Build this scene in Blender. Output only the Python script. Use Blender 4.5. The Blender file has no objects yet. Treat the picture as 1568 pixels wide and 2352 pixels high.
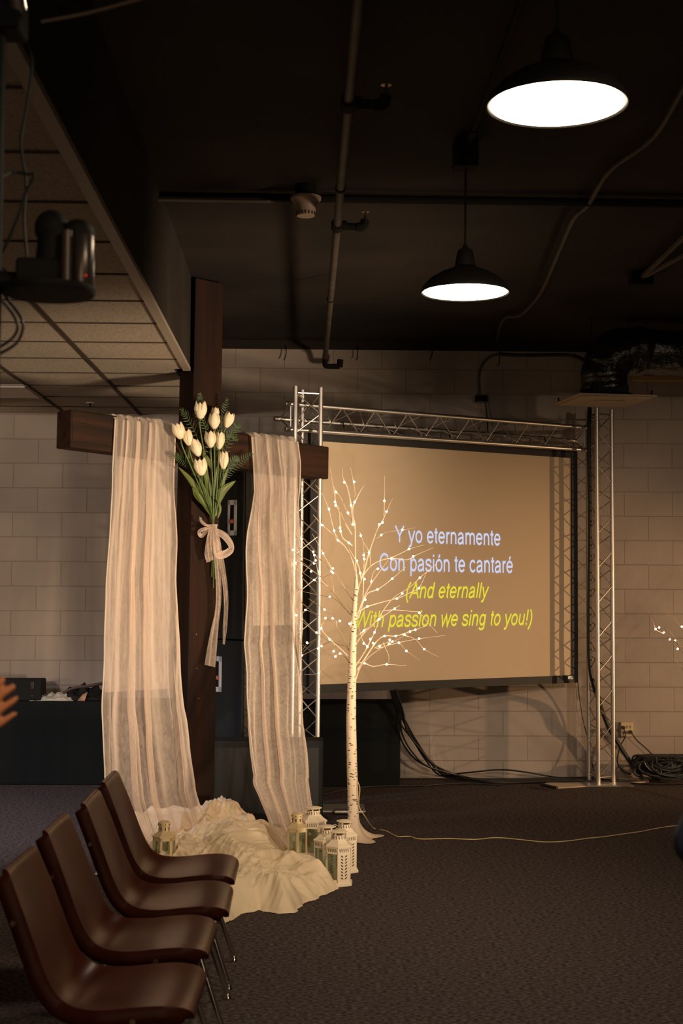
import bpy, math, random
from mathutils import Vector, Matrix, noise
random.seed(7)
C = bpy.context.scene.collection
PI = math.pi
def V(*a): return Vector(a)
# ---------------------------------------------------------------- camera
F = 3267.0; CX = 784.0; CY = 1176.0
EYE = V(0, 0, 1.582)
yaw = math.atan(84/F); pit = math.atan(169/F); rol = math.radians(.3)
fwd = V(math.sin(yaw)*math.cos(pit), math.cos(yaw)*math.cos(pit), math.sin(pit))
r0 = V(math.cos(yaw), -math.sin(yaw), 0); u0 = r0.cross(fwd)
RT = r0*math.cos(rol)+u0*math.sin(rol); UP = u0*math.cos(rol)-r0*math.sin(rol)
cd = bpy.data.cameras.new('camera'); cam = bpy.data.objects.new('camera', cd); C.objects.link(cam)
cam.matrix_world = Matrix(((RT.x, UP.x, -fwd.x, EYE.x), (RT.y, UP.y, -fwd.y, EYE.y), (RT.z, UP.z, -fwd.z, EYE.z), (0, 0, 0, 1)))
cd.sensor_fit = 'VERTICAL'; cd.sensor_height = 36; cd.lens = F/2352*36; cd.clip_start = .05
cd.dof.use_dof = True; cd.dof.focus_distance = 9.3; cd.dof.aperture_fstop = 5.0
bpy.context.scene.camera = cam
def ray(px, py): return (fwd + RT*((px-CX)/F) - UP*((py-CY)/F))
def atY(px, py, Y): d = ray(px, py); return EYE + d*(Y/d.y)
def atZ(px, py, Z): d = ray(px, py); return EYE + d*((Z-EYE.z)/d.z)
def proj(p):
    d = p-EYE; k = d.dot(fwd); return CX+F*d.dot(RT)/k, CY-F*d.dot(UP)/k
# ---------------------------------------------------------------- view, world
vs = bpy.context.scene.view_settings
vs.view_transform = 'Standard'; vs.look = 'None'; vs.gamma = 1; vs.exposure = .12; vs.use_curve_mapping = False
w = bpy.data.worlds.new('world'); bpy.context.scene.world = w; w.use_nodes = True
w.node_tree.nodes['Background'].inputs[0].default_value = (.5, .45, .4, 1)
w.node_tree.nodes['Background'].inputs[1].default_value = .02
WARM = (1, .66, .36)
def light(name, kind, loc, target, power, col, size=.1, **k):
    l = bpy.data.lights.new(name, kind); l.energy = power; l.color = col
    if kind == 'AREA': l.shape = 'DISK'; l.size = size
    else: l.shadow_soft_size = size
    for a, b in k.items(): setattr(l, a, b)
    o = bpy.data.objects.new(name, l); C.objects.link(o); o.location = loc
    o.rotation_euler = (V(*target)-V(*loc)).to_track_quat('-Z', 'Y').to_euler()
    return o
PEND_E = 60.0      # pendant diffuser emission
# house floodlight low on the right, behind the second twig tree
light('flood_light_right', 'SPOT', (6.6, 10.35, 1.0), (2.1, 11.5, .95), 560, (1, .60, .30), .03, spot_size=.9, spot_blend=1)
# stage wash from high right behind the viewer, then two added wall fills
light('stage_wash_right', 'SPOT', (2.6, -1.0, 3.2), (.1, 9.6, .8), 1350, (1, .73, .50), .12, spot_size=.50, spot_blend=1)
light('left_wall_fill', 'SPOT', (-3.9, 2.5, 2.75), (-1.7, 11.5, 1.3), 640, (1, .82, .66), .15, spot_size=.8, spot_blend=1)  # unseen lamp added to brighten the left wall
light('right_wall_fill', 'SPOT', (5.6, 3.5, 3.2), (2.7, 11.5, 1.0), 520, (1, .72, .50), .12, spot_size=.62, spot_blend=1)  # added lamp out of view, lifts the right wall and screen
# uplight on the floor at the right
light('floor_uplight', 'SPOT', (4.6, 4.6, .5), (-1.4, 9.8, 2.6), 2300, (1, .74, .50), .4, spot_size=.75, spot_blend=1)
# cool lamp over the left side of the stage
light('cool_wash', 'SPOT', (-4.2, 7.6, 2.8), (-2.2, 9.6, 0), 460, (.82, .82, 1), .2, spot_size=1.1, spot_blend=1)
light('front_fill', 'AREA', (-.5, -3.8, 1.2), (-.8, 10, .9), 40, (1, .72, .48), 3.0)  # soft fill added behind the viewer, no real opening there

# ---------------------------------------------------------------- helpers
def mat(name, col, rough=.6, metal=0, spec=.5, bump=None, var=None, sheen=0, coat=0):
    m = bpy.data.materials.new(name); m.use_nodes = True; nt = m.node_tree; b = nt.nodes['Principled BSDF']
    b.inputs['Base Color'].default_value = (*col, 1); b.inputs['Roughness'].default_value = rough
    b.inputs['Metallic'].default_value = metal; b.inputs['Specular IOR Level'].default_value = spec
    if coat: b.inputs['Coat Weight'].default_value = coat; b.inputs['Coat Roughness'].default_value = .15
    tc = nt.nodes.new('ShaderNodeTexCoord')
    if var:   # (scale, other colour, stretch xyz, lo, hi)
        mp = nt.nodes.new('ShaderNodeMapping'); nt.links.new(tc.outputs['Object'], mp.inputs[0]); mp.inputs['Scale'].default_value = var[2]
        n = nt.nodes.new('ShaderNodeTexNoise'); n.inputs['Scale'].default_value = var[0]; n.inputs['Detail'].default_value = 5
        nt.links.new(mp.outputs[0], n.inputs[0])
        r = nt.nodes.new('ShaderNodeValToRGB'); r.color_ramp.elements[0].position = var[3]; r.color_ramp.elements[1].position = var[4]
        r.color_ramp.elements[0].color = (*col, 1); r.color_ramp.elements[1].color = (*var[1], 1)
        nt.links.new(n.outputs[0], r.inputs[0]); nt.links.new(r.outputs[0], b.inputs['Base Color'])
    if bump:  # (scale, strength, distance, stretch)
        mp = nt.nodes.new('ShaderNodeMapping'); nt.links.new(tc.outputs['Object'], mp.inputs[0])
        mp.inputs['Scale'].default_value = bump[3] if len(bump) > 3 else (1, 1, 1)
        n = nt.nodes.new('ShaderNodeTexNoise'); n.inputs['Scale'].default_value = bump[0]; n.inputs['Detail'].default_value = 4
        nt.links.new(mp.outputs[0], n.inputs[0])
        bp = nt.nodes.new('ShaderNodeBump'); bp.inputs['Strength'].default_value = bump[1]; bp.inputs['Distance'].default_value = bump[2]
        nt.links.new(n.outputs[0], bp.inputs['Height']); nt.links.new(bp.outputs[0], b.inputs['Normal'])
    return m
def emit(name, col, s):
    m = bpy.data.materials.new(name); m.use_nodes = True; nt = m.node_tree; nt.nodes.clear()
    e = nt.nodes.new('ShaderNodeEmission'); e.inputs[0].default_value = (*col, 1); e.inputs[1].default_value = s
    o = nt.nodes.new('ShaderNodeOutputMaterial'); nt.links.new(e.outputs[0], o.inputs[0]); return m
class MB:
    def __init__(s): s.v = []; s.f = []
    def add(s, vs, fs):
        n = len(s.v); s.v += [Vector(p) for p in vs]; s.f += [tuple(i+n for i in f) for f in fs]; return s
    def box(s, lo, hi, M=None):
        x0, y0, z0 = lo; x1, y1, z1 = hi
        vs = [V(x, y, z) for x in (x0, x1) for y in (y0, y1) for z in (z0, z1)]
        if M: vs = [M @ p for p in vs]
        return s.add(vs, [(0, 1, 3, 2), (4, 6, 7, 5), (0, 4, 5, 1), (2, 3, 7, 6), (0, 2, 6, 4), (1, 5, 7, 3)])
    def tube(s, pts, r, n=8, cap=True):
        pts = [Vector(p) for p in pts]; m = len(pts)
        rs = r if isinstance(r, (list, tuple)) else [r]*m
        T = [(pts[min(i+1, m-1)]-pts[max(i-1, 0)]).normalized() for i in range(m)]
        a = T[0].orthogonal().normalized(); vs = []; fs = []
        for i in range(m):
            a = (a - T[i]*a.dot(T[i]))
            a = a.normalized() if a.length > 1e-6 else T[i].orthogonal().normalized()
            b = T[i].cross(a)
            for k in range(n):
                t = 2*PI*k/n; vs.append(pts[i]+(a*math.cos(t)+b*math.sin(t))*rs[i])
        for i in range(m-1):
            for k in range(n):
                fs.append((i*n+k, i*n+(k+1) % n, (i+1)*n+(k+1) % n, (i+1)*n+k))
        if cap: fs += [tuple(range(n-1, -1, -1)), tuple(range((m-1)*n, m*n))]
        return s.add(vs, fs)
    def lathe(s, prof, c=(0, 0, 0), n=24, ang0=0, M=None, cap=True):
        vs = []; fs = []; c = Vector(c)
        for r, z in prof:
            for k in range(n):
                t = ang0+2*PI*k/n; p = V(r*math.cos(t), r*math.sin(t), z)
                vs.append((M @ p if M else p)+c)
        for i in range(len(prof)-1):
            for k in range(n): fs.append((i*n+k, i*n+(k+1) % n, (i+1)*n+(k+1) % n, (i+1)*n+k))
        if cap: fs += [tuple(range(n-1, -1, -1)), tuple(range((len(prof)-1)*n, len(prof)*n))]
        return s.add(vs, fs)
    def grid(s, P):
        R = len(P); W = len(P[0]); vs = [p for row in P for p in row]
        return s.add(vs, [(i*W+j, i*W+j+1, (i+1)*W+j+1, (i+1)*W+j) for i in range(R-1) for j in range(W-1)])
    def ball(s, c, r, n=10, sc=(1, 1, 1)):
        m = n//2+1; prof = [(max(1e-4, math.sin(PI*i/m)), -math.cos(PI*i/m)) for i in range(m+1)]
        return s.lathe(prof, c, n, M=Matrix.Diagonal((r*sc[0], r*sc[1], r*sc[2])).to_3x3())
    def build(s, name, m, parent=None, smooth=True, bevel=0, solid=0, sub=0):
        off = parent['_o'] if parent is not None and '_o' in parent.keys() else (0, 0, 0)
        off = Vector(off)
        me = bpy.data.meshes.new(name); me.from_pydata([tuple(p-off) for p in s.v], [], s.f); me.update()
        o = bpy.data.objects.new(name, me); C.objects.link(o); me.materials.append(m)
        if smooth: 
            me.polygons.foreach_set('use_smooth', [True]*len(me.polygons))
            me.set_sharp_from_angle(angle=math.radians(40))
        if parent is not None:
            o.parent = parent
            if '_o' in parent.keys() and parent.type == 'MESH': o.parent = parent
        if solid:
            d = o.modifiers.new('s', 'SOLIDIFY'); d.thickness = solid; d.offset = 0
        if sub: d = o.modifiers.new('u', 'SUBSURF'); d.levels = sub; d.render_levels = sub
        if bevel:
            d = o.modifiers.new('b', 'BEVEL'); d.width = bevel; d.segments = 2; d.limit_method = 'ANGLE'
        if parent is not None and '_o' in parent.keys(): o['_o'] = (0.0, 0.0, 0.0) if False else tuple(off)
        return o
def tag(o, label=None, cat=None, group=None, kind=None):
    if label: o['label'] = label
    if cat: o['category'] = cat
    if group: o['group'] = group
    if kind: o['kind'] = kind
    return o
def thing(name, loc, label, cat, group=None, rz=0, world=False):
    o = bpy.data.objects.new(name, None); C.objects.link(o); o.location = loc; o.rotation_euler = (0, 0, rz); o.empty_display_size = .1
    if world: o['_o'] = tuple(loc)       # parts are given in world coordinates
    return tag(o, label, cat, group)
def struct(o): o['kind'] = 'structure'; return o
def one(mb, name, m, label, cat, group=None, **k):
    """a single-mesh thing, its origin moved to its base"""
    if mb.v:
        zx = min(p.z for p in mb.v); cx = sum(p.x for p in mb.v)/len(mb.v); cy = sum(p.y for p in mb.v)/len(mb.v)
        base = V(cx, cy, zx); mb.v = [p-base for p in mb.v]
        o = mb.build(name, m, None, **k); o.location = base
        return tag(o, label, cat, group)
def dup(o, parent=None):
    c = o.copy(); C.objects.link(c); c.parent = parent
    for ch in list(o.children):
        if ch.name in C.objects: dup(ch, c)
    return c
def lerp(a, b, t): return a+(b-a)*t
def interp(tab, x):
    if x <= tab[0][0]: return tab[0][1]
    for (a, p), (b, q) in zip(tab, tab[1:]):
        if x <= b:
            t = (x-a)/(b-a) if b > a else 0; return p+(q-p)*t
    return tab[-1][1]
def spline(pts, n=8):
    P = [Vector(p) for p in pts]; P = [P[0]*2-P[1]]+P+[P[-1]*2-P[-2]]; out = []
    for i in range(1, len(P)-2):
        for k in range(n):
            t = k/n; a, b, c, d = P[i-1:i+3]
            out.append(.5*((2*b)+(c-a)*t+(2*a-5*b+4*c-d)*t*t+(3*b-a-3*c+d)*t**3))
    return out+[P[-2]]

# ---------------------------------------------------------------- materials
def block_mat():
    m = mat('painted_block', (.43, .36, .31), .75, bump=None); nt = m.node_tree; b = nt.nodes['Principled BSDF']
    tc = [n for n in nt.nodes if n.type == 'TEX_COORD'][0]
    sx = nt.nodes.new('ShaderNodeSeparateXYZ'); cb = nt.nodes.new('ShaderNodeCombineXYZ')
    nt.links.new(tc.outputs['Object'], sx.inputs[0])
    ad = nt.nodes.new('ShaderNodeMath'); ad.operation = 'ADD'; nt.links.new(sx.outputs[0], ad.inputs[0]); nt.links.new(sx.outputs[1], ad.inputs[1])
    nt.links.new(ad.outputs[0], cb.inputs[0]); nt.links.new(sx.outputs[2], cb.inputs[1])
    mp = nt.nodes.new('ShaderNodeMapping'); nt.links.new(cb.outputs[0], mp.inputs[0]); mp.inputs['Location'].default_value = (BX, BZ, 0)
    br = nt.nodes.new('ShaderNodeTexBrick'); nt.links.new(mp.outputs[0], br.inputs[0])
    br.inputs['Scale'].default_value = 1; br.inputs['Brick Width'].default_value = .4064; br.inputs['Row Height'].default_value = .2032
    br.inputs['Mortar Size'].default_value = .0042; br.inputs['Mortar Smooth'].default_value = .5; br.offset = .5
    br.inputs['Color1'].default_value = (.44, .37, .315, 1); br.inputs['Color2'].default_value = (.40, .335, .29, 1); br.inputs['Mortar'].default_value = (.36, .305, .26, 1)
    no = nt.nodes.new('ShaderNodeTexNoise'); nt.links.new(tc.outputs['Object'], no.inputs[0]); no.inputs['Scale'].default_value = 2.3; no.inputs['Detail'].default_value = 6
    mx = nt.nodes.new('ShaderNodeMix'); mx.data_type = 'RGBA'; mx.blend_type = 'MULTIPLY'; mx.inputs[0].default_value = .35
    nt.links.new(br.outputs[0], mx.inputs[6]); nt.links.new(no.outputs[0], mx.inputs[7]); nt.links.new(mx.outputs[2], b.inputs['Base Color'])
    n2 = nt.nodes.new('ShaderNodeTexNoise'); nt.links.new(tc.outputs['Object'], n2.inputs[0]); n2.inputs['Scale'].default_value = 90; n2.inputs['Detail'].default_value = 4
    b1 = nt.nodes.new('ShaderNodeBump'); b1.inputs['Strength'].default_value = .45; b1.inputs['Distance'].default_value = .004; nt.links.new(n2.outputs[0], b1.inputs['Height'])
    b2 = nt.nodes.new('ShaderNodeBump'); b2.inputs['Strength'].default_value = 1; b2.inputs['Distance'].default_value = .0035; b2.invert = True
    nt.links.new(br.outputs['Fac'], b2.inputs['Height']); nt.links.new(b1.outputs[0], b2.inputs['Normal']); nt.links.new(b2.outputs[0], b.inputs['Normal'])
    return m
BX = .0; BZ = .0
WY = 11.81; CEIL = 3.62; DROP = 2.996
# line the courses up with the wall's joints
p = atY(60, 1064, WY); BZ = -(p.z % .2032) % .2032
p = atY(88, 1035, WY); BX = -(p.x+p.y) % .4064
M_block = block_mat()
def cloth_mat(name, col, alpha, scale=1.0, trl=.35):
    m = bpy.data.materials.new(name); m.use_nodes = True; nt = m.node_tree; nt.nodes.clear()
    o = nt.nodes.new('ShaderNodeOutputMaterial'); tc = nt.nodes.new('ShaderNodeTexCoord')
    mp = nt.nodes.new('ShaderNodeMapping'); mp.inputs['Scale'].default_value = (1, 1, .12) if scale == 1 else (1, 1, 1); nt.links.new(tc.outputs['Object'], mp.inputs[0])
    n = nt.nodes.new('ShaderNodeTexNoise'); n.inputs['Scale'].default_value = 48*scale; n.inputs['Detail'].default_value = 6; n.inputs['Distortion'].default_value = 1.2; nt.links.new(mp.outputs[0], n.inputs[0])
    d = nt.nodes.new('ShaderNodeBsdfDiffuse'); d.inputs[0].default_value = (*col, 1); t = nt.nodes.new('ShaderNodeBsdfTranslucent'); t.inputs[0].default_value = (*col, 1)
    bp = nt.nodes.new('ShaderNodeBump'); bp.inputs['Strength'].default_value = .5; bp.inputs['Distance'].default_value = .004; nt.links.new(n.outputs[0], bp.inputs['Height'])
    nt.links.new(bp.outputs[0], d.inputs['Normal']); nt.links.new(bp.outputs[0], t.inputs['Normal'])
    mx = nt.nodes.new('ShaderNodeMixShader'); mx.inputs[0].default_value = trl; nt.links.new(d.outputs[0], mx.inputs[1]); nt.links.new(t.outputs[0], mx.inputs[2])
    tr = nt.nodes.new('ShaderNodeBsdfTransparent'); m2 = nt.nodes.new('ShaderNodeMixShader')
    # gauze is more open face on and closes at grazing angles
    lw = nt.nodes.new('ShaderNodeLayerWeight'); lw.inputs[0].default_value = .45
    mr = nt.nodes.new('ShaderNodeMapRange'); mr.inputs[1].default_value = .3; mr.inputs[2].default_value = .7; mr.inputs[3].default_value = alpha-.09; mr.inputs[4].default_value = alpha+.09; nt.links.new(n.outputs[0], mr.inputs[0])
    ad = nt.nodes.new('ShaderNodeMath'); ad.operation = 'MULTIPLY_ADD'; ad.use_clamp = True; nt.links.new(lw.outputs['Facing'], ad.inputs[0]); ad.inputs[1].default_value = .8; nt.links.new(mr.outputs[0], ad.inputs[2])
    nt.links.new(ad.outputs[0], m2.inputs[0]); nt.links.new(tr.outputs[0], m2.inputs[1]); nt.links.new(mx.outputs[0], m2.inputs[2]); nt.links.new(m2.outputs[0], o.inputs[0])
    return m
M_drape = cloth_mat('sheer_gauze', (.88, .74, .62), .36)
M_pile = cloth_mat('heaped_gauze', (.88, .72, .50), .93, .55, .12)
M_tulle = cloth_mat('tulle', (.80, .66, .56), .40, .8)
M_hem = cloth_mat('gauze_hem', (.84, .74, .63), .85)
M_carpet = mat('carpet', (.033, .026, .026), .95, spec=.05, bump=(150, 1, .007), var=(60, (.150, .118, .108), (.8, 1.5, 1), .38, .68))
M_black_ceil = mat('black_ceiling_paint', (.020, .017, .015), .85, spec=.15, bump=(60, .3, .003), var=(1.2, (.034, .026, .021), (1, 1, 1), .4, .65))
M_tile = mat('mineral_tile', (.42, .36, .29), .9, spec=.1, bump=(170, .8, .004), var=(62, (.30, .25, .20), (1, 1, 1), .50, .66))
M_tbar = mat('ceiling_grid_metal', (.06, .045, .035), .9, spec=.1)
M_edge = mat('ceiling_edge_trim', (.30, .25, .20), .6)
M_black = mat('matt_black', (.008, .008, .008), .7, spec=.2)
M_rubber = mat('black_cable', (.012, .012, .012), .5)
M_pipe = mat('painted_pipe', (.045, .036, .030), .6, spec=.3, var=(8, (.08, .062, .048), (1, 1, 1), .4, .7))
M_dkpipe = mat('black_pipe', (.009, .008, .007), .85, spec=.15)
M_brass = mat('brass', (.16, .11, .05), .4, .8)
M_alu = mat('aluminium_tube', (.66, .63, .60), .40, 1, bump=(40, .05, .001))
M_alud = mat('aluminium_brace', (.55, .52, .48), .35, 1)
M_chrome = mat('chrome', (.75, .72, .68), .12, 1)
M_wood = mat('stained_timber', (.021, .0075, .0035), .7, spec=.15, bump=(14, .6, .004, (1, 1, .08)), var=(9, (.012, .006, .004), (1.5, 1.5, .1), .42, .62))
M_woodh = mat('stained_timber_beam', (.036, .015, .007), .7, spec=.15, bump=(14, .6, .004, (.08, 1, 1)), var=(9, (.014, .008, .005), (.1, 1.5, 1.5), .42, .62))
M_knot = mat('timber_crack', (.006, .004, .003), .9)
M_shell = mat('brown_moulded_plastic', (.046, .0095, .005), .30, spec=.08, coat=.0, var=(6, (.036, .007, .0045), (1, 1, 1), .4, .6))
M_screen = mat('screen_fabric', (.49, .385, .265), .85, spec=.15, bump=(500, .3, .0006))
M_frame = mat('screen_border', (.008, .008, .008), .7)
M_felt = mat('black_felt', (.010, .012, .012), .95, spec=.1, bump=(160, .4, .002))
M_carpetbox = mat('speaker_carpet', (.020, .021, .021), .9, spec=.2, bump=(220, .6, .002))
M_grille = mat('speaker_grille', (.010, .010, .010), .55, bump=(400, .6, .001))
M_plate = mat('grey_handle_plate', (.60, .62, .64), .5)
M_white = mat('cream_painted_metal', (.80, .68, .50), .45, bump=(60, .1, .001))
M_cut = mat('cutout_dark', (.03, .028, .02), .8)
M_candle = mat('candle_wax', (.80, .68, .42), .5)
def glass_mat():
    m = bpy.data.materials.new('lantern_glass'); m.use_nodes = True; nt = m.node_tree; nt.nodes.clear()
    o = nt.nodes.new('ShaderNodeOutputMaterial'); t = nt.nodes.new('ShaderNodeBsdfTransparent'); g = nt.nodes.new('ShaderNodeBsdfGlossy')
    t.inputs[0].default_value = (.86, .92, .88, 1); g.inputs[1].default_value = .08; x = nt.nodes.new('ShaderNodeMixShader'); x.inputs[0].default_value = .10
    nt.links.new(t.outputs[0], x.inputs[1]); nt.links.new(g.outputs[0], x.inputs[2]); nt.links.new(x.outputs[0], o.inputs[0]); return m
M_glass = glass_mat()
def bark_mat():
    m = mat('birch_bark', (.80, .66, .48), .7, bump=(30, .3, .002)); nt = m.node_tree; b = nt.nodes['Principled BSDF']
    tc = [n for n in nt.nodes if n.type == 'TEX_COORD'][0]; mp = nt.nodes.new('ShaderNodeMapping'); mp.inputs['Scale'].default_value = (28, 28, 75); nt.links.new(tc.outputs['Object'], mp.inputs[0])
    n = nt.nodes.new('ShaderNodeTexVoronoi'); n.inputs['Scale'].default_value = 1; nt.links.new(mp.outputs[0], n.inputs[0])
    r = nt.nodes.new('ShaderNodeValToRGB'); r.color_ramp.elements[0].position = .23; r.color_ramp.elements[1].position = .30
    r.color_ramp.elements[0].color = (.10, .06, .04, 1); r.color_ramp.elements[1].color = (.80, .66, .48, 1)
    nt.links.new(n.outputs['Distance'], r.inputs[0]); nt.links.new(r.outputs[0], b.inputs['Base Color']); return m
M_bark = bark_mat()
M_twig = mat('twig_wrap', (.72, .58, .42), .6)
M_led = emit('warm_led', (1, .68, .34), 22)
M_lamp = emit('pendant_diffuser', (1, .80, .56), PEND_E)
M_shade = mat('dark_enamel', (.014, .013, .011), .6, spec=.2)
M_petal = mat('tulip_petal', (.83, .72, .50), .55, var=(30, (.70, .62, .36), (1, 1, .3), .5, .8), bump=(40, .3, .002, (1, 1, .2)))
M_stem = mat('tulip_stem', (.065, .115, .018), .5)
M_leaf = mat('tulip_leaf', (.095, .125, .025), .5, bump=(60, .3, .001, (1, 1, .1)))
M_fern = mat('fern_frond', (.030, .065, .016), .6)
M_skin = mat('skin', (.55, .19, .065), .5)
M_duct = mat('duct_plastic', (.011, .011, .011), .28, spec=.7, bump=(18, .7, .02))
M_diff = mat('diffuser_plate', (.36, .28, .20), .6)
M_smoke = mat('smoke_plastic', (.36, .26, .20), .5)
M_beige = mat('outlet_plastic', (.55, .43, .25), .5)
M_board = mat('beige_board', (.50, .40, .30), .8)
M_conduit = mat('flex_conduit', (.09, .07, .055), .6)

# ---------------------------------------------------------------- room shell
XL, XR, YF = -5.0, 7.6, -4.0
def slab(name, lo, hi, m): return struct(MB().box(lo, hi).build(name, m, smooth=False))
slab('floor', (XL, YF, -.1), (XR, WY, 0), M_carpet)
slab('wall_back', (XL, WY, 0), (XR, WY+.2, CEIL), M_block)
slab('wall_left', (XL-.2, YF, 0), (XL, WY, CEIL), M_block)
slab('wall_right', (XR, YF, 0), (XR+.2, WY, CEIL), M_block)
slab('wall_front', (XL, YF-.2, 0), (XR, YF, CEIL), M_block)
slab('ceiling', (XL, YF, CEIL), (XR, WY, CEIL+.15), M_black_ceil)
EX = -.76
NY0, NY1 = 9.30, 9.615      # notch where the cross post rises past the ceiling edge
struct(MB().box((XL, YF, DROP), (EX-.02, NY0, DROP+.02)).box((XL, NY1, DROP), (EX-.02, WY, DROP+.02)).box((XL, NY0, DROP), (-.85, NY1, DROP+.02)).build('ceiling', M_tile, smooth=False))
struct(MB().box((EX-.02, YF, DROP-.002), (EX, NY0, CEIL)).box((EX-.02, NY1, DROP-.002), (EX, WY, CEIL)).box((-.86, NY0, DROP-.002), (-.85, NY1, CEIL)).build('trim_1', M_black_ceil, smooth=False))     # bulkhead above the ceiling edge
struct(MB().box((EX-.045, YF, DROP-.012), (EX+.003, NY0, DROP+.012)).box((EX-.045, NY1, DROP-.012), (EX+.003, WY, DROP+.012)).build('trim_2', M_edge, smooth=False))
tb = MB()
for i in range(1, 7): x = EX-.61*i; tb.box((x-.012, YF, DROP-.008), (x+.012, WY, DROP+.001))
k = 0
while True:
    y = WY-.49-.61*k; k += 1
    if y < YF: break
    tb.box((XL, y-.007, DROP-.006), (EX-.045, y+.007, DROP+.001))
struct(tb.build('trim_3', M_tbar, smooth=False))
slab('trim_4', (EX+.003, WY-.05, 3.552), (XR, WY, CEIL), M_black_ceil)

# ---------------------------------------------------------------- ceiling services
def sprinkler_run():
    z = 3.45; a = atZ(748, 805, z)
    t = thing('sprinkler_pipe', (a.x, 8, 3.4), 'long painted sprinkler pipe running under the black ceiling to the back wall', 'pipe', world=True)
    x = a.x; y1 = WY-.2
    MB().tube([(x, -3.5, z), (x, y1, z)], .021, 12).build('pipe_run', M_pipe, t)
    for y in (5.42, 7.3):
        m = MB().tube([(x, y-.04, z), (x, y+.04, z)], .032, 12).tube([(x, y, z), (x+.11, y, z-.008)], .019, 10).tube([(x+.03, y, z), (x+.05, y, z)], .026, 10)
        m.tube(spline([(x+.10, y, z-.008), (x+.135, y, z-.003), (x+.145, y, z+.03)], 4), .024, 10)
        f = m.build('branch_fitting', M_dkpipe, t)
        MB().lathe([(.012, .03), (.008, .045), (.006, .055), (.006, .07), (.022, .072), (.022, .076)], (x+.147, y, z), 10).build('sprinkler_head', M_brass, f)
    m = MB().tube(spline([(x, y1-.03, z), (x, y1, z-.01), (x, y1+.02, z-.05), (x+.02, y1+.02, z-.065), (x+.12, y1+.02, z-.065)], 4), .022, 10)
    m.tube([(x+.12, y1+.02, z-.07), (x+.125, y1+.02, z-.01)], .026, 10).build('elbow', M_dkpipe, t)
    MB().tube([(x, -3.5, z), (x, -3.4, z)], .02).v
    for y in (3.9, 6.6, 9.2):
        MB().tube([(x, y, z), (x, y, CEIL)], .005, 6).tube([(x, y-.012, z), (x, y+.012, z)], .026, 12).build('hanger', M_dkpipe, t)
sprinkler_run()
a = atZ(150, 447, 3.585); b = atZ(1568, 468, 3.585); c = b+(b-a)*.5
one(MB().tube([atZ(30, 443, 3.585), a, b, c], .022, 10), 'conduit', M_dkpipe, 'straight black conduit crossing the whole black ceiling from side to side', 'conduit')
# flex conduit + smoke detector
pts = spline([atZ(215, 457, 3.55), atZ(375, 459, 3.55), atZ(520, 461, 3.55), atZ(640, 463, 3.55), atZ(682, 466, 3.56)], 40)
one(MB().tube(pts, [.0075+.0025*(i % 2) for i in range(len(pts))], 8), 'flexible_conduit', M_conduit, 'thin ribbed flexible conduit on the black ceiling leading to the smoke detector', 'conduit')
sd = atZ(702, 492, 3.47)
t = thing('smoke_detector', (sd.x, sd.y, 3.46), 'round white smoke detector hanging under the black ceiling', 'smoke detector')
MB().lathe([(.055, .10), (.055, .155)], n=24).build('mount', M_dkpipe, t)
MB().lathe([(.045, .0), (.05, .02), (.052, .055), (.078, .085), (.078, .098), (.05, .10)], n=32).build('detector_body', M_smoke, t)
m = MB()
for k in range(18):
    q = 2*PI*k/18; m.box((-.002, .047, .004), (.002, .052, .02), Matrix.Rotation(q, 4, 'Z'))
m.build('vent_slots', M_cut, t)
# dangling ceiling bits at the wall head
for i, (x, y) in enumerate(((656, 800), (822, 800), (991, 800), (1148, 812))):
    a = atY(x, y, WY-.06); s = (-1)**i
    one(MB().tube(spline([a+V(0, 0, .02), a+V(.004*s, 0, -.04), a+V(-.008, 0, -.085), a+V(-.018, 0, -.1)], 4), .004, 6), 'hanger_wire', M_dkpipe,
        ['short black wire end hanging at the wall head beside the cross post', 'short black wire end hanging at the wall head right of the sprinkler pipe end',
         'short black wire end hanging at the wall head above the middle of the screen truss', 'short black wire end hanging beside the bent conduit on the back wall'][i], 'wire', 'wire ends at the wall head')
# drooping cable on the right of the ceiling
cp = [(1640, 80), (1568, 205), (1500, 315), (1400, 392), (1350, 470), (1318, 500), (1290, 560), (1245, 665), (1215, 705), (1190, 725), (1160, 729), (1146, 755), (1142, 785)]
one(MB().tube(spline([atZ(x, y, 3.58) for x, y in cp], 8), .0125, 8), 'ceiling_cable', M_pipe, 'thick grey cable snaking along the black ceiling right of the pendant lamps', 'cable')
# conduit to the pendant boxes
a = atZ(1068, 345, 3.56)
one(MB().tube([(a.x+.01, -3.5, 3.575), (a.x+.01, a.y-.05, 3.575)], .013, 10).tube([(a.x+.01, 4.62, 3.575), (a.x+.01, 4.7, 3.575)], .02).tube([(a.x+.01, a.y-.25, 3.575), (a.x+.01, a.y-.18, 3.575)], .02), 'conduit', M_dkpipe,
    'dark conduit feeding the box above the further pendant lamp', 'conduit')
# junction box with two arms, right
bx = atZ(1471, 646, 3.56)
t = thing('junction_box', (bx.x, bx.y, 3.53), 'small black ceiling box with two conduit arms near the right edge', 'electrical box')
MB().box((-.07, -.06, 0), (.07, .06, .09)).build('box_body', M_dkpipe, t, smooth=False, bevel=.004)
for px, py in ((1600, 515), (1600, 568)):
    e = atZ(px, py, 3.57); MB().tube([(0, 0, .05), (e.x-bx.x, e.y-bx.y, .04)], .018, 8).build('conduit_arm', M_pipe, t)
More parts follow.
